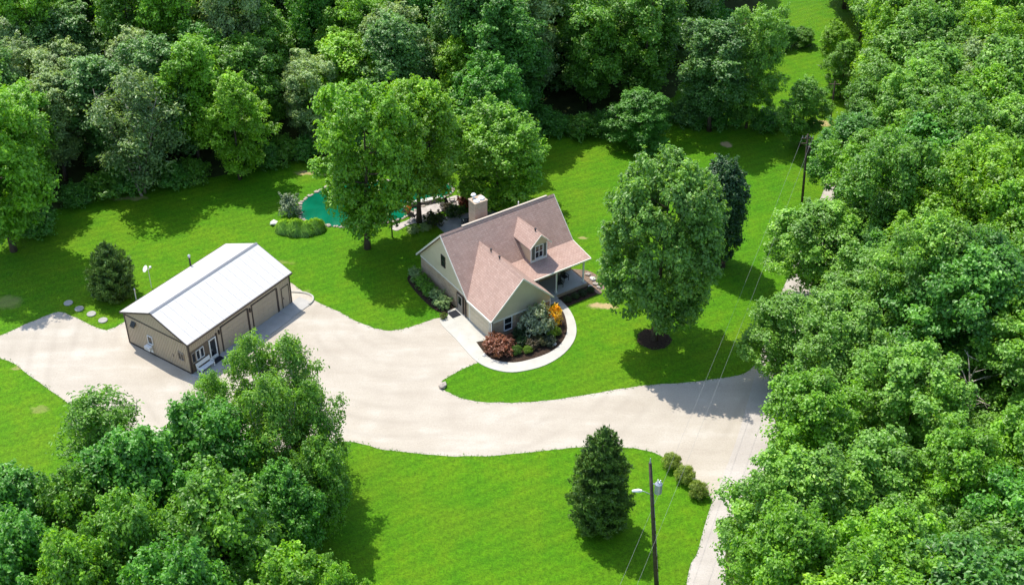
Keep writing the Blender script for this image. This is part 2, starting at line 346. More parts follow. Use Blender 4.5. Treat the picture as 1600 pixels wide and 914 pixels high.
# garage wall: siding, door of four sections, white trim
hbox(MB(), -.02, .18, 4.25, 8.46, 0, 2.5).build('garage_wall', M['siding'], house)
gd = empty('garage_door', (0, 0, 0)); gd.parent = house
for k in range(4):
    mb = MB(); hbox(mb, -.05, -.02, 4.75, 8.0, .03 + k * .56, .03 + k * .56 + .54)
    for j in range(4): hbox(mb, -.066, -.05, 4.87 + j * .8, 5.50 + j * .8, .12 + k * .56, .48 + k * .56)
    mb.build('door_section', M['garage'], gd)
mb = MB(); hbox(mb, -.07, -.015, 4.62, 4.74, 0, 2.36); hbox(mb, -.07, -.015, 8.01, 8.13, 0, 2.36); hbox(mb, -.075, -.015, 4.62, 8.13, 2.27, 2.38); mb.build('door_trim', M['cream_trim'], gd)
hbox(MB(), -.05, .08, 8.36, 8.5, 0, 2.45).build('corner_board', M['white'], house); hbox(MB(), 6.6, 6.72, 8.36, 8.5, 0, 2.3).build('corner_board', M['white'], house)
# roof slopes
mb = MB()
slab(mb, [(-.28, 0, RH), (13, 0, RH), (13, -4.79, 2.55), (-.28, -4.79, 2.55)], .16)
roof_b = mb.build('roof', M['shingle'], house)
mb = MB(); slab(mb, [(-.28, 0, RH), (-.28, 4.6, 2.53), (5.0, 4.6, 2.53), (5.6, 3.42, 3.78), (13, 3.42, 3.78), (13, 0, RH)], .16); roof = mb.build('roof', M['shingle'], house)
slab(MB(), [(5.3, 3.42, 3.78), (5.3, 6.38, 3.33), (13, 6.38, 3.33), (13, 3.42, 3.78)], .14).build('porch_roof', M['shingle_low'], house)
SW = (6.04 - 2.53) / 3.58
def zw(a): return 6.04 - SW * abs(a - 3.33)
mb = MB()
slab(mb, [(3.33, 1.27, 6.04), (-.25, 4.6, 2.53), (-.25, 8.72, 2.53), (3.33, 8.72, 6.04)], .14)
slab(mb, [(3.33, 1.27, 6.04), (3.33, 8.72, 6.04), (6.91, 8.72, 2.53), (6.91, 6.2, 2.53), (6.13, 6.2, zw(6.13)), (5.63, 3.42, zw(5.63))], .14)
wroof = mb.build('wing_roof', M['shingle'], house)
# ridge caps, rakes, fascias
mb = MB(); mb.prism([hp(-.28, -.16, RH - .10), hp(-.28, 0, RH + .07), hp(-.28, .16, RH - .12)], (0, 13.28, 0)); mb.build('ridge_cap', M['shingle'], house)
hbox(MB(), 2.2, 12.2, -.16, .02, RH + .03, RH + .12).build('ridge_vent', speck('ridge_vent_sunlit_tone', (0.50, 0.42, 0.33), .1, 3), house)  # beige tone puts the sunlight along the ridge into the vent's colour
mb = MB(); mb.prism([hp(3.33 - .14, 1.4, 5.93), hp(3.33, 1.4, 6.09), hp(3.33 + .14, 1.4, 5.93)], (7.33, 0, 0)); mb.build('ridge_cap', M['shingle'], house)
def rake(mb, p, q, h=.22, w=.06, axis='a'):
    p, q = Vector(p), Vector(q); d = (w, 0, 0)
    P = [p, q, q - Vector((0, 0, h)), p - Vector((0, 0, h))]
    dd = (0, -w, 0) if axis == 'a' else (w, 0, 0)
    return mb.prism([tuple(v) for v in P], dd)
mb = MB(); rake(mb, hp(-.283, -4.79, 2.57), hp(-.283, 0, RH + .02)); rake(mb, hp(-.283, 0, RH + .02), hp(-.283, 4.6, 2.55)); mb.build('rake_board', M['cream_trim'], house)
mb = MB(); rake(mb, hp(13.065, -4.79, 2.57), hp(13.065, 0, RH + .02)); rake(mb, hp(13.065, 0, RH + .02), hp(13.065, 3.42, 3.80)); rake(mb, hp(13.065, 3.42, 3.80), hp(13.065, 6.38, 3.35)); mb.build('rake_board', M['cream_trim'], house)
mb = MB(); rake(mb, hp(-.25, 8.723, 2.55), hp(3.33, 8.723, 6.06), .2, .06, 'b'); rake(mb, hp(3.33, 8.723, 6.06), hp(6.91, 8.723, 2.55), .2, .06, 'b'); mb.build('rake_board', M['cream_trim'], house)
mb = MB(); hbox(mb, -.36, -.253, 4.6, 8.78, 2.34, 2.50); mb.build('gutter', M['cream_trim'], house)
mb = MB(); hbox(mb, 6.2, 13.06, 6.383, 6.48, 3.16, 3.31); mb.build('gutter', M['cream_trim'], house)
mb = MB(); hbox(mb, -.28, 13.06, -4.87, -4.793, 2.34, 2.5); mb.build('gutter', M['cream_trim'], house)
hbox(MB(), -.16, -.08, 3.98, 4.08, 0.0, 2.5).build('downspout', M['dark_trim'], house)
hbox(MB(), -.05, .0, 8.54, 8.62, 0.0, 2.4).build('downspout', M['dark_trim'], house)
# windows ---------------------------------------------------------
def wall_window(parent, axis, fixed, c, w, z0, z1, frame='white', rows=2, cols=1, fw=.07, sign=-1):
    """frame, panes and muntins on a wall; axis 'a' = wall at constant a (faces -a), 'b' = wall at constant b (faces +b)"""
    win = empty('window'); win.parent = parent
    def bx(mb, u0, u1, z0_, z1_, d0, d1):
        if axis == 'a': hbox(mb, fixed - d1, fixed - d0, u0, u1, z0_, z1_)
        else: hbox(mb, u0, u1, fixed + d0, fixed + d1, z0_, z1_)
        return mb
    mb = MB(); bx(mb, c - w / 2 - fw, c - w / 2, z0 - fw, z1 + fw, -.02, .07); bx(mb, c + w / 2, c + w / 2 + fw, z0 - fw, z1 + fw, -.02, .07)
    bx(mb, c - w / 2, c + w / 2, z1, z1 + fw, -.02, .068); bx(mb, c - w / 2 - .03, c + w / 2 + .03, z0 - fw, z0, -.02, .10)
    mb.build('window_frame', M[frame], win)
    for i in range(rows):
        for j in range(cols):
            h = (z1 - z0) / rows; ww = w / cols
            bx(MB(), c - w / 2 + j * ww + .02, c - w / 2 + (j + 1) * ww - .02, z0 + i * h + .02, z0 + (i + 1) * h - .02, -.01, .02).build('pane', M['glass'], win)
    mb = MB()
    for i in range(1, rows): bx(mb, c - w / 2, c + w / 2, z0 + (z1 - z0) * i / rows - .025, z0 + (z1 - z0) * i / rows + .025, 0, .05)
    for j in range(1, cols): bx(mb, c - w / 2 + w * j / cols - .025, c - w / 2 + w * j / cols + .025, z0, z1, 0, .052)
    if mb.v: mb.build('muntin', M[frame], win)
    return win
wall_window(house, 'a', -.02, 0.02, .66, 3.70, 4.88, 'dark_trim', 2, 1, .04)
wall_window(house, 'b', 8.44, 1.80, .80, .62, 1.98, 'white', 2, 1, .07)
# gable service door
dr = empty('door'); dr.parent = house
hbox(MB(), -.09, -.02, 2.42, 3.62, 0, 2.12).build('door_frame', M['dark_trim'], dr)
hbox(MB(), -.125, -.09, 2.60, 3.46, .05, 2.02).build('door_leaf', M['brown_door'], dr)
hbox(MB(), -.14, -.125, 2.78, 3.28, .95, 1.85).build('door_pane', M['glass'], dr)
MB().tube([hp(-.16, 3.38, 1.0), hp(-.16, 3.38, 1.14)], .025).build('door_handle', M['grey_metal'], dr)
# dormer ---------------------------------------------------------
DR, DB = 8.27, 4.25
def zmain(b): return RH - SL * b
dz = 6.76; de = 5.52; ds = (dz - de) / 1.28
mb = MB(); mb.prism([hp(7.32, DB, 3.55), hp(9.22, DB, 3.55), hp(9.22, DB, dz - ds * .95 - .12), hp(DR, DB, dz - .12), hp(7.32, DB, dz - ds * .95 - .12)], (-3.4, 0, 0))
dorm = mb.build('dormer', M['siding'], house)
vb = (RH - dz) / SL; eb = (RH - de) / SL
mb = MB()
slab(mb, [(DR, vb, dz), (DR - 1.28, eb, de), (DR - 1.28, DB + .32, de), (DR, DB + .32, dz)], .11)
slab(mb, [(DR, vb, dz), (DR, DB + .32, dz), (DR + 1.28, DB + .32, de), (DR + 1.28, eb, de)], .11)
mb.build('dormer_roof', M['shingle'], dorm)
mb = MB(); rake(mb, hp(DR - 1.28, DB + .323, de + .02), hp(DR, DB + .323, dz + .02), .15, .05, 'b'); rake(mb, hp(DR, DB + .323, dz + .02), hp(DR + 1.28, DB + .323, de + .02), .15, .05, 'b'); mb.build('rake_board', M['cream_trim'], dorm)
for q in ((7.29, 7.40, DB - .02, DB + .03, 3.6, 5.5), (9.14, 9.25, DB - .02, DB + .03, 3.6, 5.5), (7.40, 9.14, DB - .01, DB + .028, 3.6, 3.86)): hbox(MB(), *q).build('corner_board', M['white'], dorm)
wn = wall_window(dorm, 'b', DB, 8.27, .86, 4.02, 5.38, 'white', 2, 2, .07)
for x0 in (7.46, 8.80):
    mb = MB(); hbox(mb, x0, x0 + .30, DB + .03, DB + .055, 3.98, 5.40)
    for k in range(8): hbox(mb, x0 + .04, x0 + .26, DB + .055, DB + .075, 4.05 + k * .165, 4.16 + k * .165)
    mb.build('shutter', M['shutter'], dorm)
# chimney ---------------------------------------------------------
mb = MB(); hbox(mb, 4.55, 5.98, -2.5, -1.35, 5.2, 8.42); ch = mb.build('chimney', M['stone_chimney'], house)
mb = MB(); hbox(mb, 4.50, 6.03, -2.55, -1.30, 8.36, 8.46); mb.build('chimney_cap', M['stone_chimney'], ch)
mb = MB(); mb.cyl(-1.72, 4.98, 8.44, 8.56, .34, .30, 14); mb.build('flue', M['white'], ch)
mb = MB(); mb.cyl(-1.85, 5.62, 8.44, 8.6, .34, .30, 14); mb.build('flue', M['white'], ch); mb = MB(); mb.cyl(-2.3, 5.0, 8.44, 8.85, .1, .1); mb.cyl(-2.3, 5.0, 8.85, 8.97, .27, .2, 14); mb.build('flue', M['white'], ch)
# vents ---------------------------------------------------------
for a, b, z in ((3.33, 3.3, 6.05), (3.33, 4.75, 6.05), (8.27, 3.6, 6.74)):
    mb = MB(); mb.cyl(b, a, z - .05, z + .2, .07); mb.cyl(b, a, z + .16, z + .24, .12); mb.build('roof_vent', M['black'], house)
mb = MB(); mb.cyl(-.5, 9.1, 6.7, 7.62, .06); mb.build('vent_pipe', M['white'], house)
# porch ---------------------------------------------------------
pf = hbox(MB(), 6.66, 12.75, 3.7, 6.35, 0, .42).build('porch_floor', M['apron'], house)
mb = MB(); hbox(mb, 9.05, 12.77, 6.35, 6.42, 0, .36); mb.build('porch_skirt', M['brick'], house)
for k in range(2): hbox(MB(), 6.95, 9.0, 6.36 + .32 * k, 6.68 + .32 * k, 0, .28 - .14 * k).build('porch_step', M['apron'], house)
for a in (9.18, 12.5): 
    mb = MB(); hbox(mb, a - .07, a + .07, 5.93, 6.07, .42, 3.08); hbox(mb, a - .11, a + .11, 5.89, 6.11, .42, .6); hbox(mb, a - .11, a + .11, 5.89, 6.11, 2.95, 3.08); mb.build('porch_post', M['white'], house)
hbox(MB(), 6.66, 12.75, 5.9, 6.1, 3.08, 3.26).build('porch_beam', M['white'], house)
wall_window(house, 'b', 3.7, 10.9, 1.5, 1.1, 2.35, 'white', 2, 2)
dr = empty('door'); dr.parent = house
hbox(MB(), 7.45, 8.65, 3.7, 3.77, .42, 2.5).build('door_frame', M['white'], dr)
hbox(MB(), 7.58, 8.52, 3.77, 3.81, .46, 2.4).build('door_leaf', speck('dark_door', (.05, .03, .025), .2, 4), dr)
MB().tube([(3.85, 8.4, 1.35), (3.85, 8.4, 1.5)], .025).build('door_handle', M['grey_metal'], dr)
# porch chairs: dark slatted chairs
def make_chair(loc, rz, mat, label, group):
    c = empty('porch_chair', loc, rz, label, 'chair', group)
    mb = MB()
    for i in range(5): mb.box(-.28 + i * .115, -.19 + i * .115, -.28, .28, .40, .43)
    mb.build('seat', mat, c)
    mb = MB()
    for i in range(5): mb.prism([(-.28 + i * .115, .27, .42), (-.19 + i * .115, .27, .42), (-.19 + i * .115, .42, 1.08), (-.28 + i * .115, .42, 1.08)], (0, .025, 0))
    mb.build('backrest', mat, c)
    for sx in (-.3, .3):
        mb = MB(); mb.box(sx - .04, sx + .04, -.32, .32, .60, .63); mb.build('armrest', mat, c)
        for sy in (-.26, .26): MB().box(sx - .025, sx + .025, sy - .025, sy + .025, 0, .60).build('leg', mat, c)
    return c
make_chair(hw(10.05, 5.35, .42), -HYAW + R(75), M['black'], 'dark slatted chair on the front porch nearer the white post', 'chairs on the porch')
make_chair(hw(11.15, 4.75, .42), -HYAW + R(95), M['black'], 'dark slatted chair on the front porch nearer the house wall', 'chairs on the porch')
dm = empty('door_mat', hw(0, 0, 0), -HYAW, 'black rubber mat on the concrete at the house side door', 'mat')
hbox(MB(), -1.25, -.28, 2.5, 3.5, .06, .085).build('mat_sheet', M['rubber'], dm)

# ------------------------------------------------------------------ barn
BO, BYAW = (-35.841, 94.357), R(34.102)
barn = empty('pole_barn', (BO[0], BO[1], 0), -BYAW, 'tan metal pole barn with white ribbed roof and two garage doors', 'barn')
def bw(a, b, z=0.0): return Vector((BO[0] + a * math.sin(BYAW) + b * math.cos(BYAW), BO[1] + a * math.cos(BYAW) - b * math.sin(BYAW), z))
BL, BW, BE, BR = 13.306, 8.264, 3.70, 5.323
gz = lambda b: BR - (BR - BE) / (BW / 2) * abs(b - BW / 2)
mb = MB(); mb.prism([hp(0, 0, 0), hp(0, BW, 0), hp(0, BW, BE - .1), hp(0, BW / 2, BR - .1), hp(0, 0, BE - .1)], (0, BL, 0)); bwall = mb.build('wall', M['tan_metal'], barn)
# ribs of the wall cladding, one joined part
mb = MB()
for i in range(1, 36):
    b = BW * i / 36; hbox(mb, -.035, 0.0, b - .022, b + .022, .12, gz(b) - .16)
for i in range(1, 58):
    a = BL * i / 58
    if 2.2 < a < 11.75 or .15 < a < 2.1: z0 = 2.98 if a > 3.6 else 2.5
    else: z0 = .12
    hbox(mb, a - .022, a + .022, BW, BW + .03, z0, BE - .3); hbox(mb, a - .022, a + .022, -.03, 0, .12, BE - .3)
o = mb.build('wall_rib', M['tan_metal'], barn); o['kind'] = 'stuff'
mb = MB(); hbox(mb, -.06, .02, 0.05, BW - .05, 3.30, 3.40); mb.build('belt_trim', M['dark_trim'], barn)
for a, b in ((-.05, -.05), (-.05, BW - .09), (BL - .09, BW - .09), (BL - .09, -.05)):
    hbox(MB(), a, a + .14, b, b + .14, 0, BE - .12).build('corner_trim', M['dark_trim'], barn)
hbox(MB(), -.05, -.001, .1, BW - .1, 0, .14).build('base_trim', M['dark_trim'], barn)
# roof: ribbed panels
ov = .225; ze = BE - ov * (BR - BE) / (BW / 2)
for side in (0, 1):
    rf = empty('roof_slope'); rf.parent = barn
    n = 15; w = (BL + 2 * ov) / n
    e, r_ = ((BW + ov, ze), (BW / 2, BR)) if side else ((-ov, ze), (BW / 2, BR))
    up = Vector((e[0] - r_[0], 0, e[1] - r_[1])).normalized(); nn = Vector((-up.z, 0, up.x)) if side else Vector((up.z, 0, -up.x))
    if nn.z < 0: nn = -nn
    mb = MB(); P = [Vector((e[0], 0, e[1])), Vector((e[0], w - .012, e[1])), Vector((r_[0], w - .012, r_[1])), Vector((r_[0], 0, r_[1]))]
    mb.prism(P, tuple(-nn * .05))
    for j in range(3):
        y = .06 + j * w / 3
        mb.prism([Vector((e[0], y - .025, e[1])), Vector((e[0], y + .025, e[1])), Vector((r_[0], y + .025, r_[1])), Vector((r_[0], y - .025, r_[1]))], tuple(nn * .014))
    me = mb.mesh('roof_panel', M['roof_metal'])
    for k in range(n):
        o = link('roof_panel', me, rf); o.location = (0, -ov + k * w, .0)
mb = MB(); mb.prism([hp(-ov - .02, BW / 2 - .17, BR - .015), hp(-ov - .02, BW / 2, BR + .075), hp(-ov - .02, BW / 2 + .17, BR - .015)], (0, BL + 2 * ov + .04, 0)); mb.build('ridge_cap', M['ridge_metal'], barn)
for a in (-ov - .03, BL + ov - .03):
    mb = MB(); rake(mb, hp(a + .05, -ov, ze + .0), hp(a + .05, BW / 2, BR + .0), .17, .06); rake(mb, hp(a + .05, BW / 2, BR + .0), hp(a + .05, BW + ov, ze + .0), .17, .06); mb.build('rake_trim', M['dark_trim'], barn)
mb = MB(); hbox(mb, -ov, BL + ov, BW + ov, BW + ov + .1, ze - .16, ze - .02); mb.build('gutter', M['dark_trim'], barn)
mb = MB(); hbox(mb, -ov, BL + ov, -ov - .1, -ov, ze - .16, ze - .02); mb.build('gutter', M['dark_trim'], barn)
# two sectional doors with dark frames
for a0, a1 in ((4.05, 7.4), (8.1, 11.35)):
    d = empty('garage_door'); d.parent = barn
    for k in range(5):
        mb = MB(); hbox(mb, a0, a1, BW - .02, BW + .015, .12 + k * .54, .12 + k * .54 + .525)
        for j in range(5): hbox(mb, a0 + .08 + j * (a1 - a0) / 5, a0 - .08 + (j + 1) * (a1 - a0) / 5, BW + .015, BW + .028, .20 + k * .54, .56 + k * .54)
        mb.build('door_section', M['tan_door'], d)
    mb = MB(); hbox(mb, a0 - .1, a0, BW - .02, BW + .06, .0, 2.84); hbox(mb, a0 - .1, a1 + .1, BW - .02, BW + .062, 2.82, 2.92); hbox(mb, a1, a1 + .2, BW - .02, BW + .06, .0, 2.84); mb.build('door_frame', M['dark_trim'], d)
for a in (3.72, 7.78):
    mb = MB(); hbox(mb, a - .06, a + .06, BW + .0, BW + .14, 2.3, 2.72); mb.build('wall_lamp', M['dark_trim'], barn)
d = empty('door'); d.parent = barn
mb = MB(); hbox(mb, 12.03, 12.1, BW, BW + .05, .12, 2.42); hbox(mb, 13.0, 13.07, BW, BW + .05, .12, 2.42); hbox(mb, 12.03, 13.07, BW, BW + .052, 2.38, 2.45); mb.build('door_frame', M['dark_trim'], d)
hbox(MB(), 12.12, 12.98, BW, BW + .03, .14, 2.36).build('door_leaf', M['tan_metal'], d)
MB().tube([(BW + .08, 12.22, 1.15), (BW + .08, 12.22, 1.3)], .03).build('door_handle', M['black'], d)
# office front: three windows, glazed door, dark panelling
hbox(MB(), .12, 3.5, BW, BW + .02, .1, 2.45).build('dark_panelling', speck('brown_panelling', (.16, .12, .085), .3, 4), barn)
for c in (.42, .95, 1.45): wall_window(barn, 'b', BW + .02, c, .36, 1.18, 2.16, 'white' if c > .5 else 'brown_door', 1, 1, .05)
d = empty('door'); d.parent = barn
mb = MB(); hbox(mb, 2.35, 2.47, BW, BW + .07, .1, 2.35); hbox(mb, 3.13, 3.25, BW, BW + .07, .1, 2.35); hbox(mb, 2.47, 3.13, BW, BW + .072, 2.24, 2.35); hbox(mb, 2.47, 3.13, BW, BW + .072, .12, .42); mb.build('door_frame', M['white'], d)
hbox(MB(), 2.48, 3.12, BW, BW + .04, .43, 2.23).build('door_pane', M['glass'], d)
MB().tube([(BW + .1, 2.55, 1.1), (BW + .1, 2.55, 1.3)], .025).build('door_handle', M['grey_metal'], d)
hbox(MB(), 3.3, 3.44, BW, BW + .09, .1, 2.6).build('corner_trim', M['dark_trim'], barn)
# gable: window with AC below, small double window, flood light
wall_window(barn, 'a', -.035, 3.2, .55, 1.30, 2.12, 'white', 1, 1, .05)
wall_window(barn, 'a', -.035, 7.22, .62, 1.30, 2.02, 'brown_door', 1, 2, .05)
ac = empty('window_unit'); ac.parent = barn
hbox(MB(), -.42, -.03, 2.6, 3.3, .62, 1.02).build('unit_case', M['white'], ac)
mb = MB()
for k in range(5): hbox(mb, -.435, -.42, 2.66, 3.24, .67 + k * .065, .70 + k * .065)
mb.build('grille', M['grey_metal'], ac)
hbox(MB(), -.05, -.03, 2.62, 3.3, .25, .62).build('vent_panel', M['white'], barn)
fl = empty('flood_light'); fl.parent = barn
mb = MB(); mb.prism([hp(-.35, 1.0, 2.62), hp(-.35, 1.55, 2.62), hp(-.05, 1.55, 3.02), hp(-.05, 1.0, 3.02)], (0, 0, -.12)); mb.build('light_hood', M['black'], fl)
hbox(MB(), -.08, -.02, 1.15, 1.4, 2.55, 2.8).build('light_bracket', M['black'], fl)
hbox(MB(), -.08, -.03, 5.95, 6.1, 1.1, 1.35).build('outlet_box', M['brown_door'], barn)
# stove pipe on the back eave, plastic vents
mb = MB(); mb.cyl(-.32, 8.8, 0, 4.6, .085); sp = mb.build('stove_pipe', M['black'], barn)
mb = MB(); mb.cyl(-.32, 8.8, 4.6, 4.78, .12, .12); mb.cyl(-.32, 8.8, 4.80, 4.88, .15, .06); mb.cyl(-.32, 8.8, 4.77, 4.81, .05); mb.build('pipe_cap', M['grey_metal'], sp)

# concrete round the barn: slabs of the apron, raised kerb at its end
ap = empty('barn_apron', (BO[0], BO[1], 0), -BYAW, 'grey concrete apron slabs in front of the pole barn doors', 'apron')
for a0, a1 in ((-.2, 3.85), (3.87, 7.72), (7.74, 11.53), (11.55, 14.4)):
    hbox(MB(), a0, a1, BW - .02, 10.05 if a0 < 11 else 9.95, 0, .075).build('concrete_slab', M['apron'], ap)
mb = MB(); pts = smooth_poly([Vector((6.7, 14.35, .1)), Vector((8.2, 15.15, .1)), Vector((9.2, 15.2, .1)), Vector((9.75, 14.7, .1)), Vector((9.9, 14.0, .1))], 6, False)
mb.tube(pts, .1, 6); mb.build('kerb', M['concrete'], ap)
sheet('kerb_infill', [Vector(q) for q in ((6.7, 14.35, 0), (8.2, 15.15, 0), (9.2, 15.2, 0), (9.75, 14.7, 0), (9.9, 14.0, 0), (9.0, 13.4, 0), (6.7, 13.4, 0))], .05, M['gravel'], None, 0, ap)

# white bench at the barn office, black mat
be = empty('bench', bw(1.2, 8.66, .075), -BYAW, 'white slatted bench with backrest against the barn office windows', 'bench')
for k in range(4): MB().box(-.02 + k * .125, .09 + k * .125, -.85, .85, .42, .455).build('seat_slat', M['white'], be)
for k in range(3): MB().prism([(-.1 - .02 * k, -.85, .56 + .14 * k), (-.1 - .02 * k, .85, .56 + .14 * k), (-.12 - .02 * k, .85, .68 + .14 * k), (-.12 - .02 * k, -.85, .68 + .14 * k)], (-.03, 0, 0)).build('back_slat', M['white'], be)
for y in (-.8, .8):
    MB().box(.38, .45, y - .04, y + .04, 0, .42).build('leg', M['white'], be)
    MB().prism([(-.06, y - .04, 0), (-.0, y - .04, 0), (-.14, y - .04, .98), (-.2, y - .04, .98)], (0, .08, 0)).build('leg', M['white'], be)
    MB().box(-.05, .46, y - .045, y + .045, .62, .66).build('armrest', M['white'], be)
mt = hbox(MB(), 2.2, 3.3, BW + .15, BW + .75, .076, .1).build('door_mat', M['rubber']); mt.location = (BO[0], BO[1], 0); mt.rotation_euler = (0, 0, -BYAW)
tag(mt, 'black mat on the apron at the glazed barn door', 'mat')

# ------------------------------------------------------------------ paths, beds, patio
outer = [(700, 494), (687, 503), (712, 530), (738, 559), (758.6, 573), (786.5, 581), (814, 580.7), (851.6, 571), (881, 553), (898, 530.5), (900, 508), (891, 486), (876, 469.5)]
inner = [(868, 470), (876, 481), (883, 495), (886, 517), (877.7, 536), (859, 551), (829, 562), (801, 567), (773.5, 563), (758, 553), (744, 535)]
po = smooth_poly(px_poly(outer), 4, False); pi_ = smooth_poly(px_poly(inner), 4, False)
edge = [hw(-.02, 8.2), hw(-.02, 3.9), hw(-.02, 2.2), hw(-1.0, 2.2)]
fp = sheet('footpath', po + pi_ + edge, .06, M['concrete'], 'structure', .06)
bed = [hw(.1, 8.4)] + pi_[::-1] + [hw(6.5, 8.4)]
sheet('planting_bed', bed, .04, M['mulch'])
sheet('planting_bed', [hw(9.0, 6.36), hw(12.9, 6.36), hw(13.0, 7.7), hw(12.7, 8.1), hw(8.9, 8.1), hw(8.4, 7.2)], .04, M['mulch'])
sheet('planting_bed', smooth_poly([hw(12.7, 3.0), hw(14.3, 4.2), hw(14.7, 5.8), hw(14.4, 7.2), hw(13.3, 8.1), hw(12.8, 7.9), hw(12.8, 5)], 4), .05, speck('brown_stone_mulch', (.20, .14, .10), .5, 4, .9, .2, bstr=.6, fine=16))
sheet('planting_bed', smooth_poly([hw(-.1, -4.6), hw(-1.5, -4.7), hw(-2.0, -2), hw(-2.0, 1.0), hw(-1.5, 2.2), hw(-.1, 2.3)], 4), .04, M['mulch'])
def ring(c, r, n=26, seed=1, jit=.08):
    rg = random.Random(seed); return [Vector((c.x + math.cos(2 * math.pi * i / n) * r * (1 + rg.uniform(-jit, jit)), c.y + math.sin(2 * math.pi * i / n) * r * (1 + rg.uniform(-jit, jit)), 0)) for i in range(n)]
for i, (px, py, r) in enumerate(((1022, 530, 1.6), (1115, 412, 1.25))): sheet('mulch_ring', ring(G(px, py), r, seed=i), .02, M['mulch'])
sheet('patio', px_poly([(682, 353), (697, 366), (720, 380), (770, 360), (800, 345), (760, 325), (733, 333), (692, 340)]), .05, M['patio'], 'structure', .05)
sheet('stone_path', smooth_poly(px_poly([(612, 354), (640, 343), (648, 330), (665, 322), (690, 314), (712, 306), (724, 312), (716, 322), (692, 330), (676, 338), (664, 347), (640, 351), (620, 361)]), 4), .045, M['flag'], 'structure', .04)
# pond
pond_px = [(470, 320), (468, 335), (478, 347), (505, 353), (540, 355), (590, 350), (625, 343), (648, 330), (668, 320), (692, 310), (706, 302), (706, 292), (690, 286), (650, 284), (600, 283), (555, 285), (520, 290), (495, 301), (478, 311)]
pond = smooth_poly(px_poly(pond_px), 5)
sheet('pond_water', pond, .03, M['water'])
rnd = random.Random(11)
def rock_mesh(name, mat, seed, sub=1):
    import bmesh
    bm = bmesh.new(); bmesh.ops.create_icosphere(bm, subdivisions=sub, radius=.5); rg = random.Random(seed)
    for v in bm.verts: v.co = Vector((v.co.x * 1.2, v.co.y * .95, v.co.z * .7)) * rg.uniform(.8, 1.18)
    me = bpy.data.meshes.new(name); bm.to_mesh(me); bm.free(); me.materials.append(mat); return me
rocks = [rock_mesh('rock', M['stone'], k) for k in range(4)]; pale_rocks = [rock_mesh('rock', M['pale_stone'], 9 + k) for k in range(3)]
rim = empty('pond_edging', pond[0], 0, 'ring of brown field stones edging the turquoise pond', 'stones')
k = 0; d = 0.0
for i in range(len(pond)):
    a, b = pond[i], pond[(i + 1) % len(pond)]; L = (b - a).length
    while d < L:
        q = a + (b - a) * (d / L); s = rnd.uniform(.3, .62)
        o = link('stone', rocks[k % 4], rim); o.location = (q.x - pond[0].x + rnd.uniform(-.1, .1), q.y - pond[0].y + rnd.uniform(-.1, .1), .05); o.scale = (s, s, s * .8); o.rotation_euler = (0, 0, rnd.uniform(0, 6))
        k += 1; d += s * 1.05
    d -= L
def one_rock(px, py, s, pale, label, sz=.8):
    o = link('boulder', (pale_rocks if pale else rocks)[int(px) % 3]); q = G(px, py); o.location = (q.x, q.y, s * .2); o.scale = (s, s, s * sz); o.rotation_euler = (0, 0, px % 6)
    return tag(o, label, 'rock')
one_rock(429, 351, 1.0, True, 'pale boulder on the lawn beside the tall grass clump by the pond')
one_rock(691, 604, .85, False, 'brown boulder at the grass corner of the driveway')
one_rock(866, 538, .5, True, 'pale stone at the rim of the front planting bed beside the path')
one_rock(757, 556, .45, True, 'pale stone beside the bronze bush at the path')
for i, (px, py, s) in enumerate(((918, 430, .55), (926, 437, .7), (930, 445, .6), (922, 449, .5), (936, 450, .55))):
    tag(one_rock(px, py, s, i % 2, 'rough stone lying in the brown bed at the porch end'), group='stones in the porch-end bed')
# curved seat wall by the pond
sw = empty('seat_wall', (0, 0, 0), 0, 'curved low pale stone seat wall beside the pond', 'wall')
arc = smooth_poly(px_poly([(632, 331), (634, 325), (645, 322), (662, 319), (676, 316), (688, 313)]), 5, False)
mb = MB(); cap = MB()
for i in range(len(arc) - 1):
    a, b = arc[i], arc[i + 1]; t_ = (b - a).normalized(); n_ = Vector((-t_.y, t_.x, 0)) * .2
    o = MB().prism([a - n_, b - n_ - t_ * .03, b + n_ - t_ * .03, a + n_], (0, 0, .42)).build('wall_block', M['stone'], sw)
    o = MB().prism([a - n_ * 1.35 + Vector((0, 0, .42)), b - n_ * 1.35 - t_ * .02 + Vector((0, 0, .42)), b + n_ * 1.35 - t_ * .02 + Vector((0, 0, .42)), a + n_ * 1.35 + Vector((0, 0, .42))], (0, 0, .09)).build('cap_stone', M['pale_stone'], sw)
for i, (px, py, rz, lb) in enumerate(((693, 327, 20, 'leftmost of the black chairs standing together by the pond end'), (701, 324, 60, 'middle one of the black chairs standing together by the pond end'), (708, 321, 110, 'rightmost of the black chairs standing together by the pond end'), (646, 343, 160, 'lone black chair on the stone path beside the seat wall'))):
    c = make_chair(G(px, py) + Vector((0, 0, .05)), R(rz), M['black'], lb, 'black chairs by the pond'); c.name = 'patio_chair'
c = make_chair(G(727, 352) + Vector((0, 0, .05)), R(200), M['black'], 'dark patio chair with pale cushion beside the chimney', None); c.name = 'patio_chair'
MB().box(-.25, .25, -.25, .25, .43, .52).build('cushion', M['white'], c)
# flower pot on the seat wall end
fpot = empty('flower_pot', G(638, 334) + Vector((0, 0, .045)), 0, 'clay pot of orange flowers beside the curved seat wall', 'flower pot')
mb = MB(); mb.tube([(0, 0, 0), (0, 0, .45), (0, 0, .5)], [.2, .3, .32], 10); mb.build('pot', M['clay'], fpot)

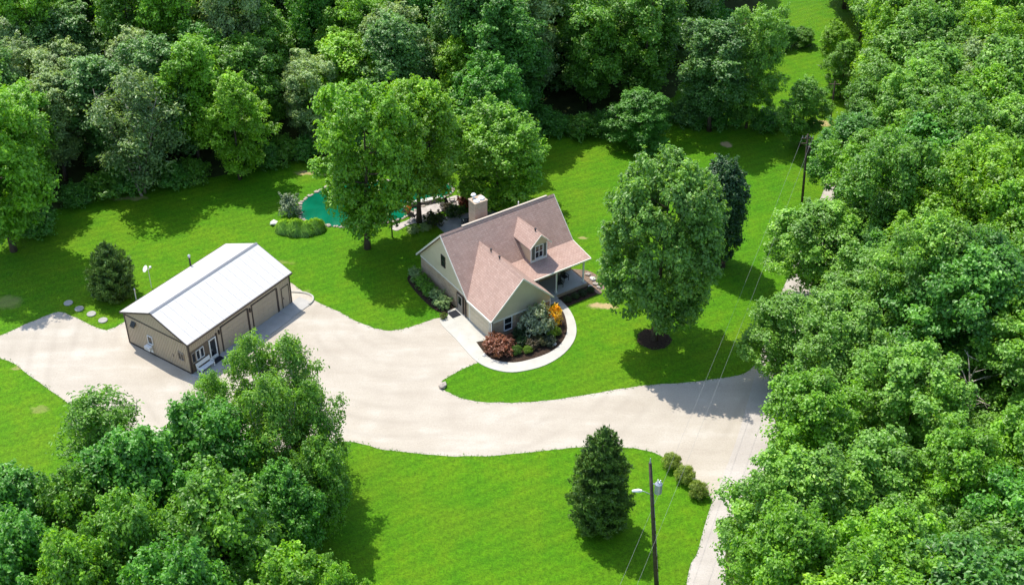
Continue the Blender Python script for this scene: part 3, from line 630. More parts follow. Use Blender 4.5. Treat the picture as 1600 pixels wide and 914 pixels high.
# bird feeder post
bf = empty('bird_feeder_post', G(613, 371), 0, 'dark bird feeder post with two hanging feeders below the pond', 'bird feeder')
mb = MB(); mb.cyl(0, 0, 0, 2.3, .075, .06, 8); mb.tube([(-.55, 0, 1.95), (-.3, 0, 2.2), (0, 0, 2.1), (.3, 0, 2.2), (.55, 0, 1.95)], .04, 6); mb.build('post', M['black'], bf)
for sx in (-.55, .55):
    mb = MB(); mb.cyl(sx, 0, 1.45, 1.8, .11, .11, 8); mb.cyl(sx, 0, 1.8, 1.93, .16, .03, 8); mb.cyl(sx, 0, 1.40, 1.45, .16, .16, 8); mb.build('feeder', M['black'], bf)
# septic lids
for px, py, lb in ((107, 474, 'grey round lid in the lawn farthest from the barn, last of its row'), (124, 483, 'pale flat round lid in the lawn, second of the row from the far end'), (143, 491, 'grey round lid in the lawn, second of the row from the barn'), (161, 501, 'pale flat round lid in the lawn nearest to the barn')):
    q = G(px, py); e = empty('tank_lid', q, 0, lb, 'lid', 'round tank lids in the lawn behind the barn')
    MB().cyl(0, 0, 0, .07, .42, .42, 16).build('riser', M['patio'], e); MB().cyl(0, 0, .07, .11, .45, .41, 16).build('cover', M['lid'], e)
# small dish mast and vent pipe behind the barn
q = G(237, 450); e = empty('dish_mast', q, 0, 'thin white mast with a small white dish behind the barn roof', 'antenna')
mb = MB(); mb.cyl(0, 0, 0, 2.3, .035); mb.build('mast', M['white'], e)
mb = MB(); mb.tube([(-.12, -.05, 2.3), (-.2, -.1, 2.38), (-.24, -.13, 2.42)], [.06, .3, .36], 14); mb.build('dish', M['white'], e)
mb = MB(); mb.tube([(0, 0, 2.25), (.22, .02, 2.42)], .03); mb.tube([(.16, .02, 2.5), (.34, .02, 2.5)], .12, 8); mb.build('receiver', M['white'], e)
q = G(213, 468); o = MB().cyl(0, 0, 0, 1.25, .06).cyl(0, 0, 1.15, 1.3, .085).build('vent_pipe', M['white']); o.location = q; tag(o, 'thin white standpipe rising behind the left end of the barn roof', 'pipe')
# small red-brown blob of a well cap at the drive corner
# ------------------------------------------------------------------ poles and wires
def pole(base, h, lean, label, group, arms=True, r=.16):
    p = empty('utility_pole', base, 0, label, 'utility pole', group)
    MB().tube([(0, 0, 0), (lean[0] * .5, lean[1] * .5, h * .5), (lean[0], lean[1], h)], [r * 1.15, r, r * .72], 10).build('shaft', M['pole_wood'], p, True)
    return p
b1 = G(1026, 914); h1 = 12.6
pl = pole(b1, h1, (-1.35, 0, 0), 'tall dark utility pole with transformer and lamp on the front lawn', 'utility poles')
# lean so that it stands upright in view, as photographed
tp = Vector((-1.35, 0, h1))
MB().tube([tp + Vector((0, 0, -.1)), tp + Vector((0, 0, .45))], [.06, .03], 6).build('pole_top_pin', M['grey_metal'], pl)
t0 = Vector((-1.12, 0, 10.6))
mb = MB(); mb.tube([t0 + Vector((.5, -.1, -.75)), t0 + Vector((.5, -.1, .1)), t0 + Vector((.5, -.1, .25))], [.27, .27, .12], 12); tf = mb.build('transformer', M['grey_metal'], pl, False)
mb = MB(); mb.tube([t0 + Vector((.42, -.1, .2)), t0 + Vector((.42, -.1, .5))], [.06, .04], 6); mb.tube([t0 + Vector((.6, -.1, .2)), t0 + Vector((.6, -.1, .45))], [.06, .04], 6); mb.build('bushing', M['white'], tf)
mb = MB(); mb.tube([t0 + Vector((.1, 0, .0)), t0 + Vector((.5, -.1, .0))], .04, 6); mb.build('bracket', M['grey_metal'], pl)
l0 = Vector((-1.0, 0, 9.5))
MB().tube([l0, l0 + Vector((-.6, 0, .35)), l0 + Vector((-.95, 0, .4))], .03, 6).build('lamp_arm', M['grey_metal'], pl)
MB().tube([l0 + Vector((-.75, 0, .40)), l0 + Vector((-1.0, 0, .42)), l0 + Vector((-1.45, 0, .38))], [.09, .14, .08], 8).build('lamp_head', M['white'], pl)
mb = MB()
for k in range(7):
    mb.tube([(-1.35 * z_ / h1 + .13, -.1, z_) for z_ in (.6 + k * 1.35, 1.6 + k * 1.35)], .02, 5)
mb.build('ground_wire', M['grey_metal'], pl)
b2 = G(1253, 318); h2 = 8.6
p2 = pole(b2, h2, (-.55, 0, 0), 'dark utility pole with crossarms at the far lawn edge', 'utility poles', r=.13)
for z_, n_ in ((8.1, 'crossarm'), (7.5, 'crossarm')): MB().box(-.52 * z_ / h2 - .62, -.52 * z_ / h2 + .62, -.06, .03, z_ - .045, z_ + .045).build(n_, M['pole_wood'], p2)
for x_ in (-.55, -.2, .25, .55):
    MB().tube([(-.52 + x_, -.02, 8.16), (-.52 + x_, -.02, 8.4)], [.05, .03], 6).build('insulator', M['grey_metal'], p2)
mb = MB(); mb.tube([(-.2, .0, 6.3), (-.2, 0, 7.1)], .2, 10); mb.build('transformer', M['dark_trim'], p2)
b3 = G(1297, 193); p3 = pole(b3, 5.6, (-.25, 0, 0), 'thin distant utility pole beside the mown corridor', 'utility poles', r=.11)
MB().box(-.9, .4, -.06, .04, 5.2, 5.3).build('crossarm', M['pole_wood'], p3)
for i, (dx, ex) in enumerate(((-.55, 938), (.55, 966))):
    a = b2 + Vector((-.52 + dx, 0, 8.4)); b = G(ex, 985, 8.2)
    pts = [a.lerp(b, t_ / 24) - Vector((0, 0, 1.1 * 4 * (t_ / 24) * (1 - t_ / 24))) for t_ in range(25)]
    o = MB().tube(pts, .008, 4).build('power_wire', M['wire']); tag(o, 'thin grey overhead wire over the lawn, the one %s to the house' % ('nearer' if i == 0 else 'farther'), 'wire', 'overhead wires over the lawn')

# ------------------------------------------------------------------ vegetation: leaf-by-leaf crowns
def leaf_mesh(name, pos, nrm, size, aspect, tint, mat, rg, fold=.22, along=None):
    """folded four-cornered leaves, two triangles each"""
    n = len(pos)
    nrm = nrm / np.linalg.norm(nrm, axis=1, keepdims=True)
    a = rg.normal(size=(n, 3)) if along is None else along + rg.normal(size=(n, 3)) * .25
    a -= nrm * (a * nrm).sum(1, keepdims=True); a /= np.linalg.norm(a, axis=1, keepdims=True) + 1e-9
    b = np.cross(nrm, a); s = size[:, None]
    v = np.empty((n, 4, 3))
    v[:, 0] = pos - a * s * .5; v[:, 2] = pos + a * s * .5
    v[:, 1] = pos - b * s * aspect * .5 + nrm * s * fold + a * s * .06; v[:, 3] = pos + b * s * aspect * .5 + nrm * s * fold + a * s * .06
    base = np.arange(n)[:, None] * 4
    tri = np.concatenate([base + np.array([0, 1, 2]), base + np.array([0, 2, 3])], 1).reshape(-1)
    me = bpy.data.meshes.new(name)
    me.vertices.add(n * 4); me.vertices.foreach_set('co', v.reshape(-1).astype(np.float32))
    me.loops.add(n * 6); me.loops.foreach_set('vertex_index', tri.astype(np.int32))
    me.polygons.add(n * 2); me.polygons.foreach_set('loop_start', np.arange(0, n * 6, 3, dtype=np.int32))
    at = me.attributes.new('tint', 'FLOAT', 'POINT'); at.data.foreach_set('value', np.repeat(tint, 4).astype(np.float32))
    me.update(); me.validate(); me.materials.append(mat); return me
def dirs(rg, n):
    d = rg.normal(size=(n, 3)); return d / np.linalg.norm(d, axis=1, keepdims=True)
PROF = {
    'round': lambda t: np.sqrt(np.clip(1 - ((t - .42) / .6) ** 2, .02, 1)),
    'oval': lambda t: np.clip(np.sin(np.pi * np.clip(t * .93 + .05, 0, 1)) ** .6, .12, 1),
    'spread': lambda t: np.clip(np.sqrt(np.clip(1 - ((t - .5) / .56) ** 2, .03, 1)) * (.72 + .28 * t), .1, 1),
    'cone': lambda t: np.clip((1 - t) ** .75 * (.55 + .45 * np.clip(t * 4, 0, 1)) + .06, .05, 1),
    'column': lambda t: np.clip(np.sin(np.pi * np.clip(t * .88 + .1, 0, 1)) ** .45, .12, 1),
    'full': lambda t: np.clip((1 - np.abs((t - .47) / .56) ** 2.6), .02, 1) ** .5,
    'tall': lambda t: np.clip(np.sqrt(np.clip(1 - ((t - .6) / .62) ** 2, .03, 1)), .15, 1),
}
def crown(seed, H, z0, Rr, prof='round', lobes=34, lobe=.30, sub=26, leaves=12, leaf=.34, aspect=.62, sig=.26, up=.6, mat='leaf', inner=.25, drop=.25, stray=.05, fold=.22, flat=.8, wob=1.0, shoots=3):
    """lobes on an uneven envelope > twig clusters on each lobe > leaves in each cluster; returns mesh and lobe centres"""
    rg = np.random.default_rng(seed); f = PROF[prof]
    t = np.clip((np.arange(lobes) + rg.uniform(0, 1, lobes)) / lobes, 0, 1) ** .92
    ph = np.arange(lobes) * 2.399963 + rg.normal(0, .45, lobes)
    lr = lobe * Rr * rg.uniform(.68, 1.25, lobes)
    wb = 1 + wob * (.17 * np.sin(2 * ph + rg.uniform(0, 6.3)) + .11 * np.sin(3 * ph + 5 * t + rg.uniform(0, 6.3)))
    rr = np.maximum(f(t) * Rr * wb * rg.uniform(.95 - .20 * wob, 1.03 + .13 * wob, lobes) - lr * .72, 0) * np.where(rg.uniform(size=lobes) < inner, .5, 1)
    lc = np.stack([rr * np.cos(ph), rr * np.sin(ph), z0 + lr * .55 + t * (H - z0 - lr * 1.35)], 1)
    ns = lobes * sub; li = np.repeat(np.arange(lobes), sub)
    d = dirs(rg, ns); flip = (d[:, 2] < -.1) & (rg.uniform(size=ns) < .6); d[flip, 2] *= -1
    sp = lc[li] + d * (lr[li] * rg.uniform(.62, 1.05, ns))[:, None] * np.array([1, 1, flat])
    st = rg.uniform(size=ns) < stray; sp[st] += d[st] * lr[li][st, None] * rg.uniform(.1, .35, (st.sum(), 1))
    # clusters buried in another lobe are mostly dropped
    keep = np.ones(ns, bool)
    for k in range(lobes):
        dd = np.linalg.norm((sp - lc[k]) / np.array([1, 1, flat]), axis=1); keep &= ~((dd < lr[k] * .58) & (li != k) & (rg.uniform(size=ns) < .85))
    keep &= rg.uniform(size=ns) > drop * .4
    sp, d, li = sp[keep], d[keep], li[keep]; ns = len(sp)
    if shoots:
        k = lobes * shoots; sl_ = np.repeat(np.arange(lobes), shoots); sd_ = dirs(rg, k); sd_[:, 2] = np.abs(sd_[:, 2]) + .35; sd_ /= np.linalg.norm(sd_, axis=1, keepdims=True)
        b0 = lc[sl_] + sd_ * (lr[sl_] * .95)[:, None] * np.array([1, 1, flat]); up_ = sd_ * .7 + np.array([0, 0, .5]) + rg.normal(0, .2, (k, 3)); ln_ = lr[sl_] * rg.uniform(.25, .75, k)
        for q_ in (0.3, .65, 1.0): sp = np.concatenate([sp, b0 + up_ * (ln_ * q_)[:, None]]); d = np.concatenate([d, up_]); li = np.concatenate([li, sl_])
        ns = len(sp)
    n = ns * leaves; si = np.repeat(np.arange(ns), leaves)
    sg = np.full(ns, sig); sg[-3 * lobes * shoots:] *= (.62 if shoots else 1)
    off = rg.normal(size=(n, 3)) * sg[si, None] * np.array([1, 1, .7])
    pos = sp[si] + off
    nr = d[si] * .75 + np.array([0, 0, up]) + rg.normal(size=(n, 3)) * .5 + off / sig * .15
    lt = rg.normal(.0, .10, lobes); stn = rg.normal(0, .10, ns)
    tint = np.clip(.45 + lt[li][si] + stn[si] + rg.normal(0, .14, n), 0, 1)
    size = leaf * rg.uniform(.65, 1.3, n)
    return leaf_mesh('crown', pos, nr, size, aspect, tint, M[mat], rg, fold), lc
def trunk_mesh(seed, H, r, lc, mat='bark', nlimb=9, multi=1, top=.8):
    rg = random.Random(seed); mb = MB()
    for s_ in range(multi):
        ox, oy = (0, 0) if multi == 1 else (rg.uniform(-.25, .25), rg.uniform(-.25, .25))
        sx, sy = (rg.uniform(-.03, .03), rg.uniform(-.03, .03)) if multi == 1 else (rg.uniform(-.2, .2), rg.uniform(-.2, .2))
        pts = [(ox + sx * H * k / 6 + rg.uniform(-.06, .06) * k * .4, oy + sy * H * k / 6 + rg.uniform(-.06, .06) * k * .4, H * top * k / 6 - (.1 if k == 0 else 0)) for k in range(7)]
        rr = r / math.sqrt(multi)
        mb.tube(pts, [rr * 1.35] + [rr * (1 - k / 7.2) for k in range(1, 7)], 8)
        order = sorted(range(len(lc)), key=lambda i: lc[i][2]); pick = order[::max(1, len(order) // nlimb)]
        for i in pick:
            q = Vector(lc[i]); z = max(H * .16, min(q.z - .28 * math.hypot(q.x, q.y) - .4, H * top * .92))
            k = z / (H * top) * 6; k0 = min(int(k), 5); a = Vector(pts[k0]).lerp(Vector(pts[k0 + 1]), k - k0)
            m1 = a.lerp(q, .4) + Vector((rg.uniform(-.2, .2), rg.uniform(-.2, .2), rg.uniform(-.1, .25))); m2 = a.lerp(q, .75) + Vector((rg.uniform(-.2, .2), rg.uniform(-.2, .2), .15))
            w = rr * (1 - z / (H * 1.05)) * .6; mb.tube([a, m1, m2, q], [w, w * .7, w * .45, w * .15], 5, False)
    return mb.mesh('trunk', M[mat], True)
def conifer(seed, H, Rr, whorls=26, per=9, leaf=.34, z0=.25):
    """whorled branches with needle sprays, tips turned up"""
    rg = np.random.default_rng(seed); P, Nn, A, T, Sz = [], [], [], [], []
    for w in range(whorls):
        t = (w + rg.uniform(-.3, .3)) / whorls; t = min(max(t, 0), .985)
        L = Rr * (min(1, .80 + t * 1.3) * (1 - t ** 2.6) ** .72 + .03)
        for k in range(max(3, int(per * (1 - t * .55)))):
            ph = rg.uniform(0, 2 * np.pi); l = L * rg.uniform(.66, 1.2); z = z0 + t * (H - z0 - .3)
            out = np.array([np.cos(ph), np.sin(ph), 0]); m = max(6, int(l * 15))
            s = rg.uniform(.22, 1, m) ** .75
            side = np.array([-np.sin(ph), np.cos(ph), 0])
            q = out * (s * l)[:, None] + side * (rg.normal(0, .16, m) * (1.15 - s * .5) * l * .6)[:, None]
            q[:, 2] += z - .10 * l * np.sin(s * np.pi * .7) + .24 * l * s ** 3 + rg.normal(0, .07, m)
            P.append(q); A.append(np.tile(out * .8 + np.array([0, 0, .55]), (m, 1)) + side * rg.normal(0, .4, (m, 1)))
            Nn.append(rg.normal(size=(m, 3)) * .5 + np.array([0, 0, .55]) + out * .45)
            T.append(np.clip(.30 + .28 * s + rg.normal(0, .13, m), 0, 1)); Sz.append(np.full(m, leaf) * rg.uniform(.7, 1.25, m))
    m = 26; q = np.zeros((m, 3)); q[:, 2] = H - .6 + rg.uniform(0, .6, m); q[:, :2] = rg.normal(0, .06, (m, 2))
    P.append(q); A.append(np.tile([0, 0, 1.], (m, 1)) + rg.normal(0, .3, (m, 3))); Nn.append(dirs(rg, m)); T.append(np.full(m, .6)); Sz.append(np.full(m, leaf))
    P, Nn, A, T, Sz = (np.concatenate(x) for x in (P, Nn, A, T, Sz))
    # every spray is a small fan of three needle blades
    k = 3; P = np.repeat(P, k, 0) + rg.normal(0, leaf * .22, (len(P) * k, 3)); Nn = np.repeat(Nn, k, 0) + rg.normal(0, .4, (len(Nn) * k, 3)); A = np.repeat(A, k, 0) + rg.normal(0, .35, (len(A) * k, 3))
    return leaf_mesh('crown', P, Nn, np.repeat(Sz, k), .34, np.repeat(T, k), M['needle'], rg, .08, A)

PROTO = {}
def proto(key, H, Rr, me, tr): PROTO[key] = (H, Rr, me, tr)
def broad(key, seed, H, z0, Rr, tr=.28, tmat='bark', nlimb=9, multi=1, top=.8, **kw):
    me, lc = crown(seed, H, z0, Rr, **kw); proto(key, H, Rr, me, trunk_mesh(seed, H, tr, lc, tmat, nlimb, multi, top))
broad('round', 1, 17, 2.3, 5.9, .32, prof='full', lobes=120, lobe=.215, sub=34, leaves=13, leaf=.33, sig=.22, up=.7, inner=.22, stray=.10, aspect=.7, wob=.1)
broad('dense', 2, 12, .7, 2.9, .16, prof='column', lobes=80, lobe=.33, sub=26, leaves=11, leaf=.30, sig=.2, up=.7, inner=.1, wob=.1)
for i, (pr, lo, lb) in enumerate((('tall', 80, .24), ('full', 76, .24), ('full', 70, .26))):
    broad('yard%d' % i, 10 + i, 18, (1.9, 4.2, 1.0)[i], 5.6, .33, prof=pr, lobes=lo, lobe=lb, sub=34, leaves=13, leaf=.38, sig=.25, up=.75, inner=.2, stray=.08, wob=.5)
for i, (pr, lo, lb, z0) in enumerate((('tall', 72, .235, 2), ('oval', 72, .24, .8), ('spread', 70, .25, 3), ('tall', 76, .23, 1.2), ('full', 74, .245, .5))):
    broad('wood%d' % i, 20 + i, 20, z0, 4.9, .26, prof=pr, lobes=lo, lobe=lb, sub=30, leaves=14, leaf=.36, sig=.30, up=.75, inner=.25, stray=.22, drop=.65)
for i, (pr, lo, lb) in enumerate((('spread', 78, .23), ('full', 84, .22), ('round', 76, .235), ('tall', 84, .215))):
    broad('near%d' % i, 40 + i, 17, 3.5, 5.0, .25, prof=pr, lobes=lo, lobe=lb, sub=34, leaves=16, leaf=.315, sig=.30, up=.75, inner=.25, stray=.28, drop=.75, aspect=.7)
for i in range(2):
    broad('birch%d' % i, 60 + i, 9, 1.0, 2.5, .13, 'pale_bark', 14, 3, .85, prof='oval' if i else 'column', lobes=38, lobe=.26, sub=24, leaves=13, leaf=.24, sig=.24, up=.35, inner=.3, stray=.3, drop=.9, aspect=.42)
for i, (pr, lo) in enumerate((('full', 62), ('oval', 60), ('full', 56))):
    broad('low%d' % i, 70 + i, 9, .5, 4.0, .16, prof=pr, lobes=lo, lobe=.29, sub=36, leaves=15, leaf=.27, sig=.25, up=.7, inner=.15, stray=.08, aspect=.75)
for i in range(2):
    mb = MB(); mb.tube([(0, 0, 0), (0, 0, 5), (.05, 0, 10.6)], [.2, .12, .02], 8); proto('conifer%d' % i, 11, 3.0 if i == 0 else 2.6, conifer(80 + i, 11, 3.0 if i == 0 else 2.6, 40, 17, .36), mb.mesh('trunk', M['bark'], True))
mb = MB(); mb.tube([(0, 0, 0), (0, 0, 2), (.03, 0, 5.2)], [.12, .08, .02], 8); proto('fir', 5.4, 2.25, conifer(85, 5.4, 2.25, 26, 20, .28, .1), mb.mesh('trunk', M['bark'], True))
# shrubs (about 2 m across)
def shrub(key, seed, H, Rr, leaf, mat='leaf', lobes=14, lobe=.42, sub=16, leaves=9, **kw):
    me, lc = crown(seed, H, .02, Rr, 'round', lobes, lobe, sub, leaves, leaf, kw.pop('aspect', .6), kw.pop('sig', .09), kw.pop('up', .6), mat, kw.pop('inner', .1), .1, kw.pop('stray', .06), shoots=kw.pop('shoots', 2), wob=kw.pop('wob', .3))
    mb = MB()
    for i in range(0, len(lc), 3): mb.tube([(0, 0, -.02), tuple(lc[i])], [.03, .01], 5)
    proto(key, H, Rr, me, mb.mesh('stem', M['bark']))
shrub('bush', 101, 1.3, 1.0, .15, stray=.15); shrub('ball', 102, .95, .72, .07, lobes=26, lobe=.34, sub=40, leaves=9, sig=.05, stray=0, wob=0, shoots=0)
shrub('silver', 103, 1.4, 1.0, .15, 'silver_leaf', up=.8); shrub('wild', 104, 2.6, 1.9, .26, sig=.2, stray=.25, lobes=16, sub=22, leaves=11)
shrub('lobed', 105, 1.4, 1.05, .17, lobes=18, stray=.1)
# grass clump: arching blades
rg = np.random.default_rng(5); n = 1100; an = rg.uniform(0, 2 * np.pi, n); rad = np.sqrt(rg.uniform(0, 1, n)) * .75
q = np.stack([np.cos(an) * rad, np.sin(an) * rad, .15 + .55 * rg.uniform(0, 1, n) * (1.1 - rad * .5)], 1)
al = np.stack([np.cos(an) * .8 * rad * 1.4, np.sin(an) * .8 * rad * 1.4, np.full(n, 1.0)], 1) + rg.normal(0, .25, (n, 3))
proto('clump', 1.0, .85, leaf_mesh('blades', q, np.stack([np.cos(an), np.sin(an), np.full(n, .6)], 1), rg.uniform(.5, 1.05, n), .09, np.clip(.30 + q[:, 2] * .5 + rg.normal(0, .24, n), 0, 1), M['leaf'], rg, .03, al), None)

SEQ = random.Random(77)
def plant(kind, key, loc, H, Rr, color, label, cat='tree', group=None, rz=None, parts=('trunk', 'crown')):
    h, r, me, tr = PROTO[key]
    e = empty(kind, (loc[0], loc[1], loc[2] if len(loc) > 2 else 0), SEQ.uniform(0, 6.28) if rz is None else rz, label, cat, group)
    e.rotation_euler = (SEQ.uniform(-.05, .05), SEQ.uniform(-.05, .05), e.rotation_euler.z) if cat == 'tree' else e.rotation_euler
    e.scale = (Rr / r, Rr / r * SEQ.uniform(.95, 1.05), H / h)
    j = SEQ.uniform(.92, 1.08)
    if tr: link(parts[0], tr, e)
    link(parts[1], me, e, tuple(c * j for c in color))
    return e
DEAD = G(1492, 722); HAND = [(DEAD.x, DEAD.y, 3.4), (DEAD.x - 1, DEAD.y - 3, 2.0)]                                     # hand-placed tree bases, kept clear by the wood generator
def tree_px(kind, key, base, top, wpx, color, label, cat='tree', group=None, hk=.97):
    b = G(*base); H = height_of(b, top) * hk; d = PX(b.x, b.y, H * .55)[2]
    Rr = wpx / 2 * d / CAM_F / 1.03; HAND.append((b.x, b.y, Rr))
    return plant(kind, key, b, H, Rr, color, label, cat, group)
# leaf colours
MID = (0.135, 0.315, 0.026); BRIGHT = (0.180, 0.400, 0.020); YEL = (0.215, 0.430, 0.020); DEEP = (0.105, 0.290, 0.034); BLUE = (0.130, 0.285, 0.060); SILV = (0.255, 0.385, 0.130)
FIR = (0.080, 0.165, 0.020); LIME = (0.190, 0.395, 0.046); EMER = (0.105, 0.315, 0.028); ROUNDC = (0.165, 0.345, 0.050)

# ---- trees of the yard
tree_px('maple_tree', 'round', (1022, 530), 247, 186, ROUNDC, 'large round maple in a mulch ring on the front lawn beside the house', hk=.97)
tree_px('ornamental_tree', 'dense', (1118, 412), 247, 84, (0.050, 0.130, 0.040), 'narrow dark tree in a mulch ring behind the large round maple')
tree_px('shade_tree', 'yard0', (574, 388), 130, 156, BRIGHT, 'tall bright green shade tree on the lawn in front of the pond, left trunk')
tree_px('shade_tree', 'yard1', (655, 347), 120, 150, YEL, 'tall yellow-green shade tree beside the stone path and pond')
tree_px('shade_tree', 'yard2', (776, 325), 163, 156, BRIGHT, 'broad leafy tree right behind the house chimney')
tree_px('shade_tree', 'yard2', (768, 245), 82, 118, EMER, 'bright tree at the wood edge above the tree behind the chimney')
tree_px('conical_tree', 'wood1', (375, 280), 112, 98, YEL, 'cone-shaped yellow-green tree at the left wood edge')
tree_px('willow_tree', 'birch1', (226, 302), 114, 145, (0.190, 0.310, 0.095), 'pale grey-green feathery tree standing before the left wood')
tree_px('shade_tree', 'yard0', (22, 392), 130, 170, BRIGHT, 'bright green tree at the far left edge of the lawn')
tree_px('young_tree', 'wood1', (1250, 228), 118, 76, MID, 'small leafy tree between the lawn and the mown corridor')
tree_px('thicket_tree', 'wood4', (998, 232), 140, 88, DEEP, 'dark low tree jutting from the back wood onto the lawn')
tree_px('cedar_tree', 'wood2', (1108, 205), 30, 125, BLUE, 'dark flat-layered tree with bare trunk in front of the corridor')
tree_px('tall_tree', 'wood3', (1166, 200), 5, 84, LIME, 'slender pale green tree beside the flat-layered dark tree')
tree_px('shade_tree', 'yard2', (1298, 98), 32, 48, YEL, 'small yellow-green tree at the far end of the mown corridor')
tree_px('young_tree', 'low1', (1222, 74), 40, 46, DEEP, 'small dark tree crossing the mown corridor, left of a pair')
tree_px('young_tree', 'low0', (1252, 70), 44, 38, MID, 'small green tree crossing the mown corridor, right of a pair')
tree_px('young_tree', 'wood1', (1312, 152), 62, 56, LIME, 'pale leafy tree leaning over the right side of the mown corridor')
tree_px('conifer_tree', 'conifer0', (936, 818), 652, 96, FIR, 'dense dark conifer on the lawn between driveway and tall utility pole')
tree_px('conifer_tree', 'fir', (179, 462), 377, 70, FIR, 'small bushy dark conifer behind the pole barn')
# ---- trees overhanging the gravel road
for key, b, t, w, c, lb in (
    ('near1', (1272, 470), 322, 150, LIME, 'light green tree with spreading crown above the pale road gap, beside the far utility pole'),
    ('near0', (1335, 372), 205, 130, BRIGHT, 'leafy tree just right of the far utility pole'),
    ('near2', (1214, 592), 462, 130, LIME, 'low leafy tree on the lawn side of the road by the driveway mouth'),
    ('near3', (1288, 655), 470, 150, LIME, 'light tree crown between two pale glimpses of the road'),
    ('near0', (1252, 800), 590, 170, BRIGHT, 'dense tree hanging over the driveway mouth, in line with the round shrubs'),
    ('near1', (1224, 950), 716, 180, LIME, 'tree with loose low twigs overhanging the road below the driveway mouth'),
    ('near2', (1206, 1075), 800, 184, BRIGHT, 'roadside tree at the bottom edge overhanging the narrow road strip'),
    ('near3', (1400, 760), 560, 170, LIME, 'tall light tree just left of the bare dead tree'),
    ('near0', (1335, 905), 690, 175, LIME, 'broad light crown behind the loose-twigged roadside tree'),
    ('near1', (1345, 1060), 800, 180, BRIGHT, 'broad crown at the bottom edge, second from the road strip'),
    ('near2', (1350, 560), 395, 150, LIME, 'light crown deep right of the pale road gap'),
    ('near3', (1350, 268), 128, 100, MID, 'roadside tree beside the thin distant pole')):
    tree_px('roadside_tree', key, b, t, w, c, lb)
# ---- group in the lower left
for key, b, t, w, c, lb in (
    ('birch0', (408, 708), 524, 96, LIME, 'tallest feathery birch in front of the barn doors, left top'),
    ('birch1', (468, 716), 524, 105, LIME, 'feathery birch with loose twigs over the driveway, right top'),
    ('birch0', (352, 728), 578, 78, LIME, 'airy birch nearest to the white bench'),
    ('birch1', (510, 775), 600, 105, MID, 'birch leaning over the driveway edge, rightmost of its clump'),
    ('birch0', (440, 792), 600, 112, LIME, 'birch in the middle of the clump below the barn'),
    ('birch1', (182, 762), 618, 150, MID, 'loose bushy tree beside the left end of the driveway')):
    tree_px('birch_tree', key, b, t, w, c, lb)
for key, b, t, w, c, lb in (
    ('low0', (330, 815), 640, 160, EMER, 'dark glossy maple just below the birches'),
    ('low1', (240, 880), 684, 190, EMER, 'wide dark green maple left of the birch clump'),
    ('low2', (368, 955), 752, 195, MID, 'large round-headed maple at the bottom, middle of the group'),
    ('low0', (228, 1000), 792, 160, MID, 'rounded maple at the bottom left, beside the largest round head'),
    ('low1', (448, 868), 730, 130, EMER, 'maple crown between the birches and the front lawn'),
    ('low2', (505, 830), 692, 105, MID, 'smaller leafy tree at the right edge of the group, on the front lawn'),
    ('low1', (55, 905), 740, 170, EMER, 'dark leafy tree at the left picture edge below the side lawn'),
    ('low2', (150, 905), 735, 130, MID, 'leafy tree between the left edge and the wide maple'),
    ('low0', (60, 1010), 815, 190, EMER, 'dense tree in the lower left corner'),
    ('low1', (150, 1075), 850, 170, BRIGHT, 'brighter tree crown at the bottom edge, left part'),
    ('low0', (320, 1090), 868, 190, EMER, 'low crown at the bottom edge below the round-headed maple'),
    ('low2', (470, 1060), 872, 170, BRIGHT, 'light green crown at the bottom edge beside the front lawn'),
    ('low1', (560, 1080), 890, 110, BRIGHT, 'small light crown tip at the bottom edge, rightmost of the group')):
    tree_px('maple_tree', key, b, t, w, c, lb)

# ---- woods: jittered rows, kept clear of what the photograph shows open
OPEN = [(0, 392), (60, 372), (110, 330), (235, 312), (330, 296), (420, 270), (500, 264), (560, 270), (700, 270), (840, 250), (865, 226), (935, 226), (1000, 234), (1062, 206), (1200, 210),
        (1256, 225), (1256, 322), (1200, 335), (1203, 440), (1165, 510), (1160, 565), (1172, 590), (1180, 640), (1172, 690), (1165, 745), (1122, 762), (1112, 830), (1095, 914), (0, 914)]
CLEAR = [(1238, 18), (1225, 12), (1240, 30), (1240, 95), (1225, 100), (1255, 85), (1262, 120), (1230, 118), (1283, 170), (1275, 190), (1290, 200), (1046, 184), (1250, 462), (1262, 470), (1240, 455), (1255, 445),
         *[(x, y) for x in range(1208, 1286, 9) for y in range(74, 126, 10)], *[(x, y) for x in range(1220, 1256, 9) for y in range(4, 34, 8)], *[(x, y) for x in range(1266, 1298, 8) for y in range(142, 216, 10)], (1195, 582), (1200, 560), (1455, 598), (1470, 585), (1478, 612), (1492, 634), (1500, 605), (1488, 655), (1462, 622), (1212, 112), (1250, 130), (1270, 100), (1282, 82), (1215, 130), (1270, 160), (1280, 150), (1262, 205), (1296, 185), (1100, 128), (1112, 140), (1268, 625), (1345, 188), (1130, 130)]
def inside(px, py, poly):
    c = False; j = len(poly) - 1
    for i in range(len(poly)):
        (xi, yi), (xj, yj) = poly[i], poly[j]
        if (yi > py) != (yj > py) and px < (xj - xi) * (py - yi) / (yj - yi) + xi: c = not c
        j = i
    return c
PTS = [(x, y) for x in range(0, 1260, 14) for y in range(200, 914, 14) if inside(x, y, OPEN)] + CLEAR
PTA = np.array(PTS, float)
def covers(x, y, H, Rr, z0):
    """how far the crown's outline reaches over open ground"""
    zc = (H + z0) / 2; cx, cy, d = PX(x, y, zc); rx = Rr * CAM_F / d
    ph = math.atan2(CAM_H - zc, math.hypot(x, y)); ry = math.hypot(Rr * math.sin(ph), (H - z0) / 2 * math.cos(ph)) * CAM_F / d
    k = ((PTA[:, 0] - cx) / rx) ** 2 + ((PTA[:, 1] - cy) / ry) ** 2
    return (k < .70).any(), cx, cy, rx, ry
def tone_name(c): return {MID: 'mid green', BRIGHT: 'bright green', YEL: 'yellow-green', DEEP: 'deep green', BLUE: 'dark blue-green', SILV: 'silvery grey-green', LIME: 'pale green', EMER: 'rich green'}[c]
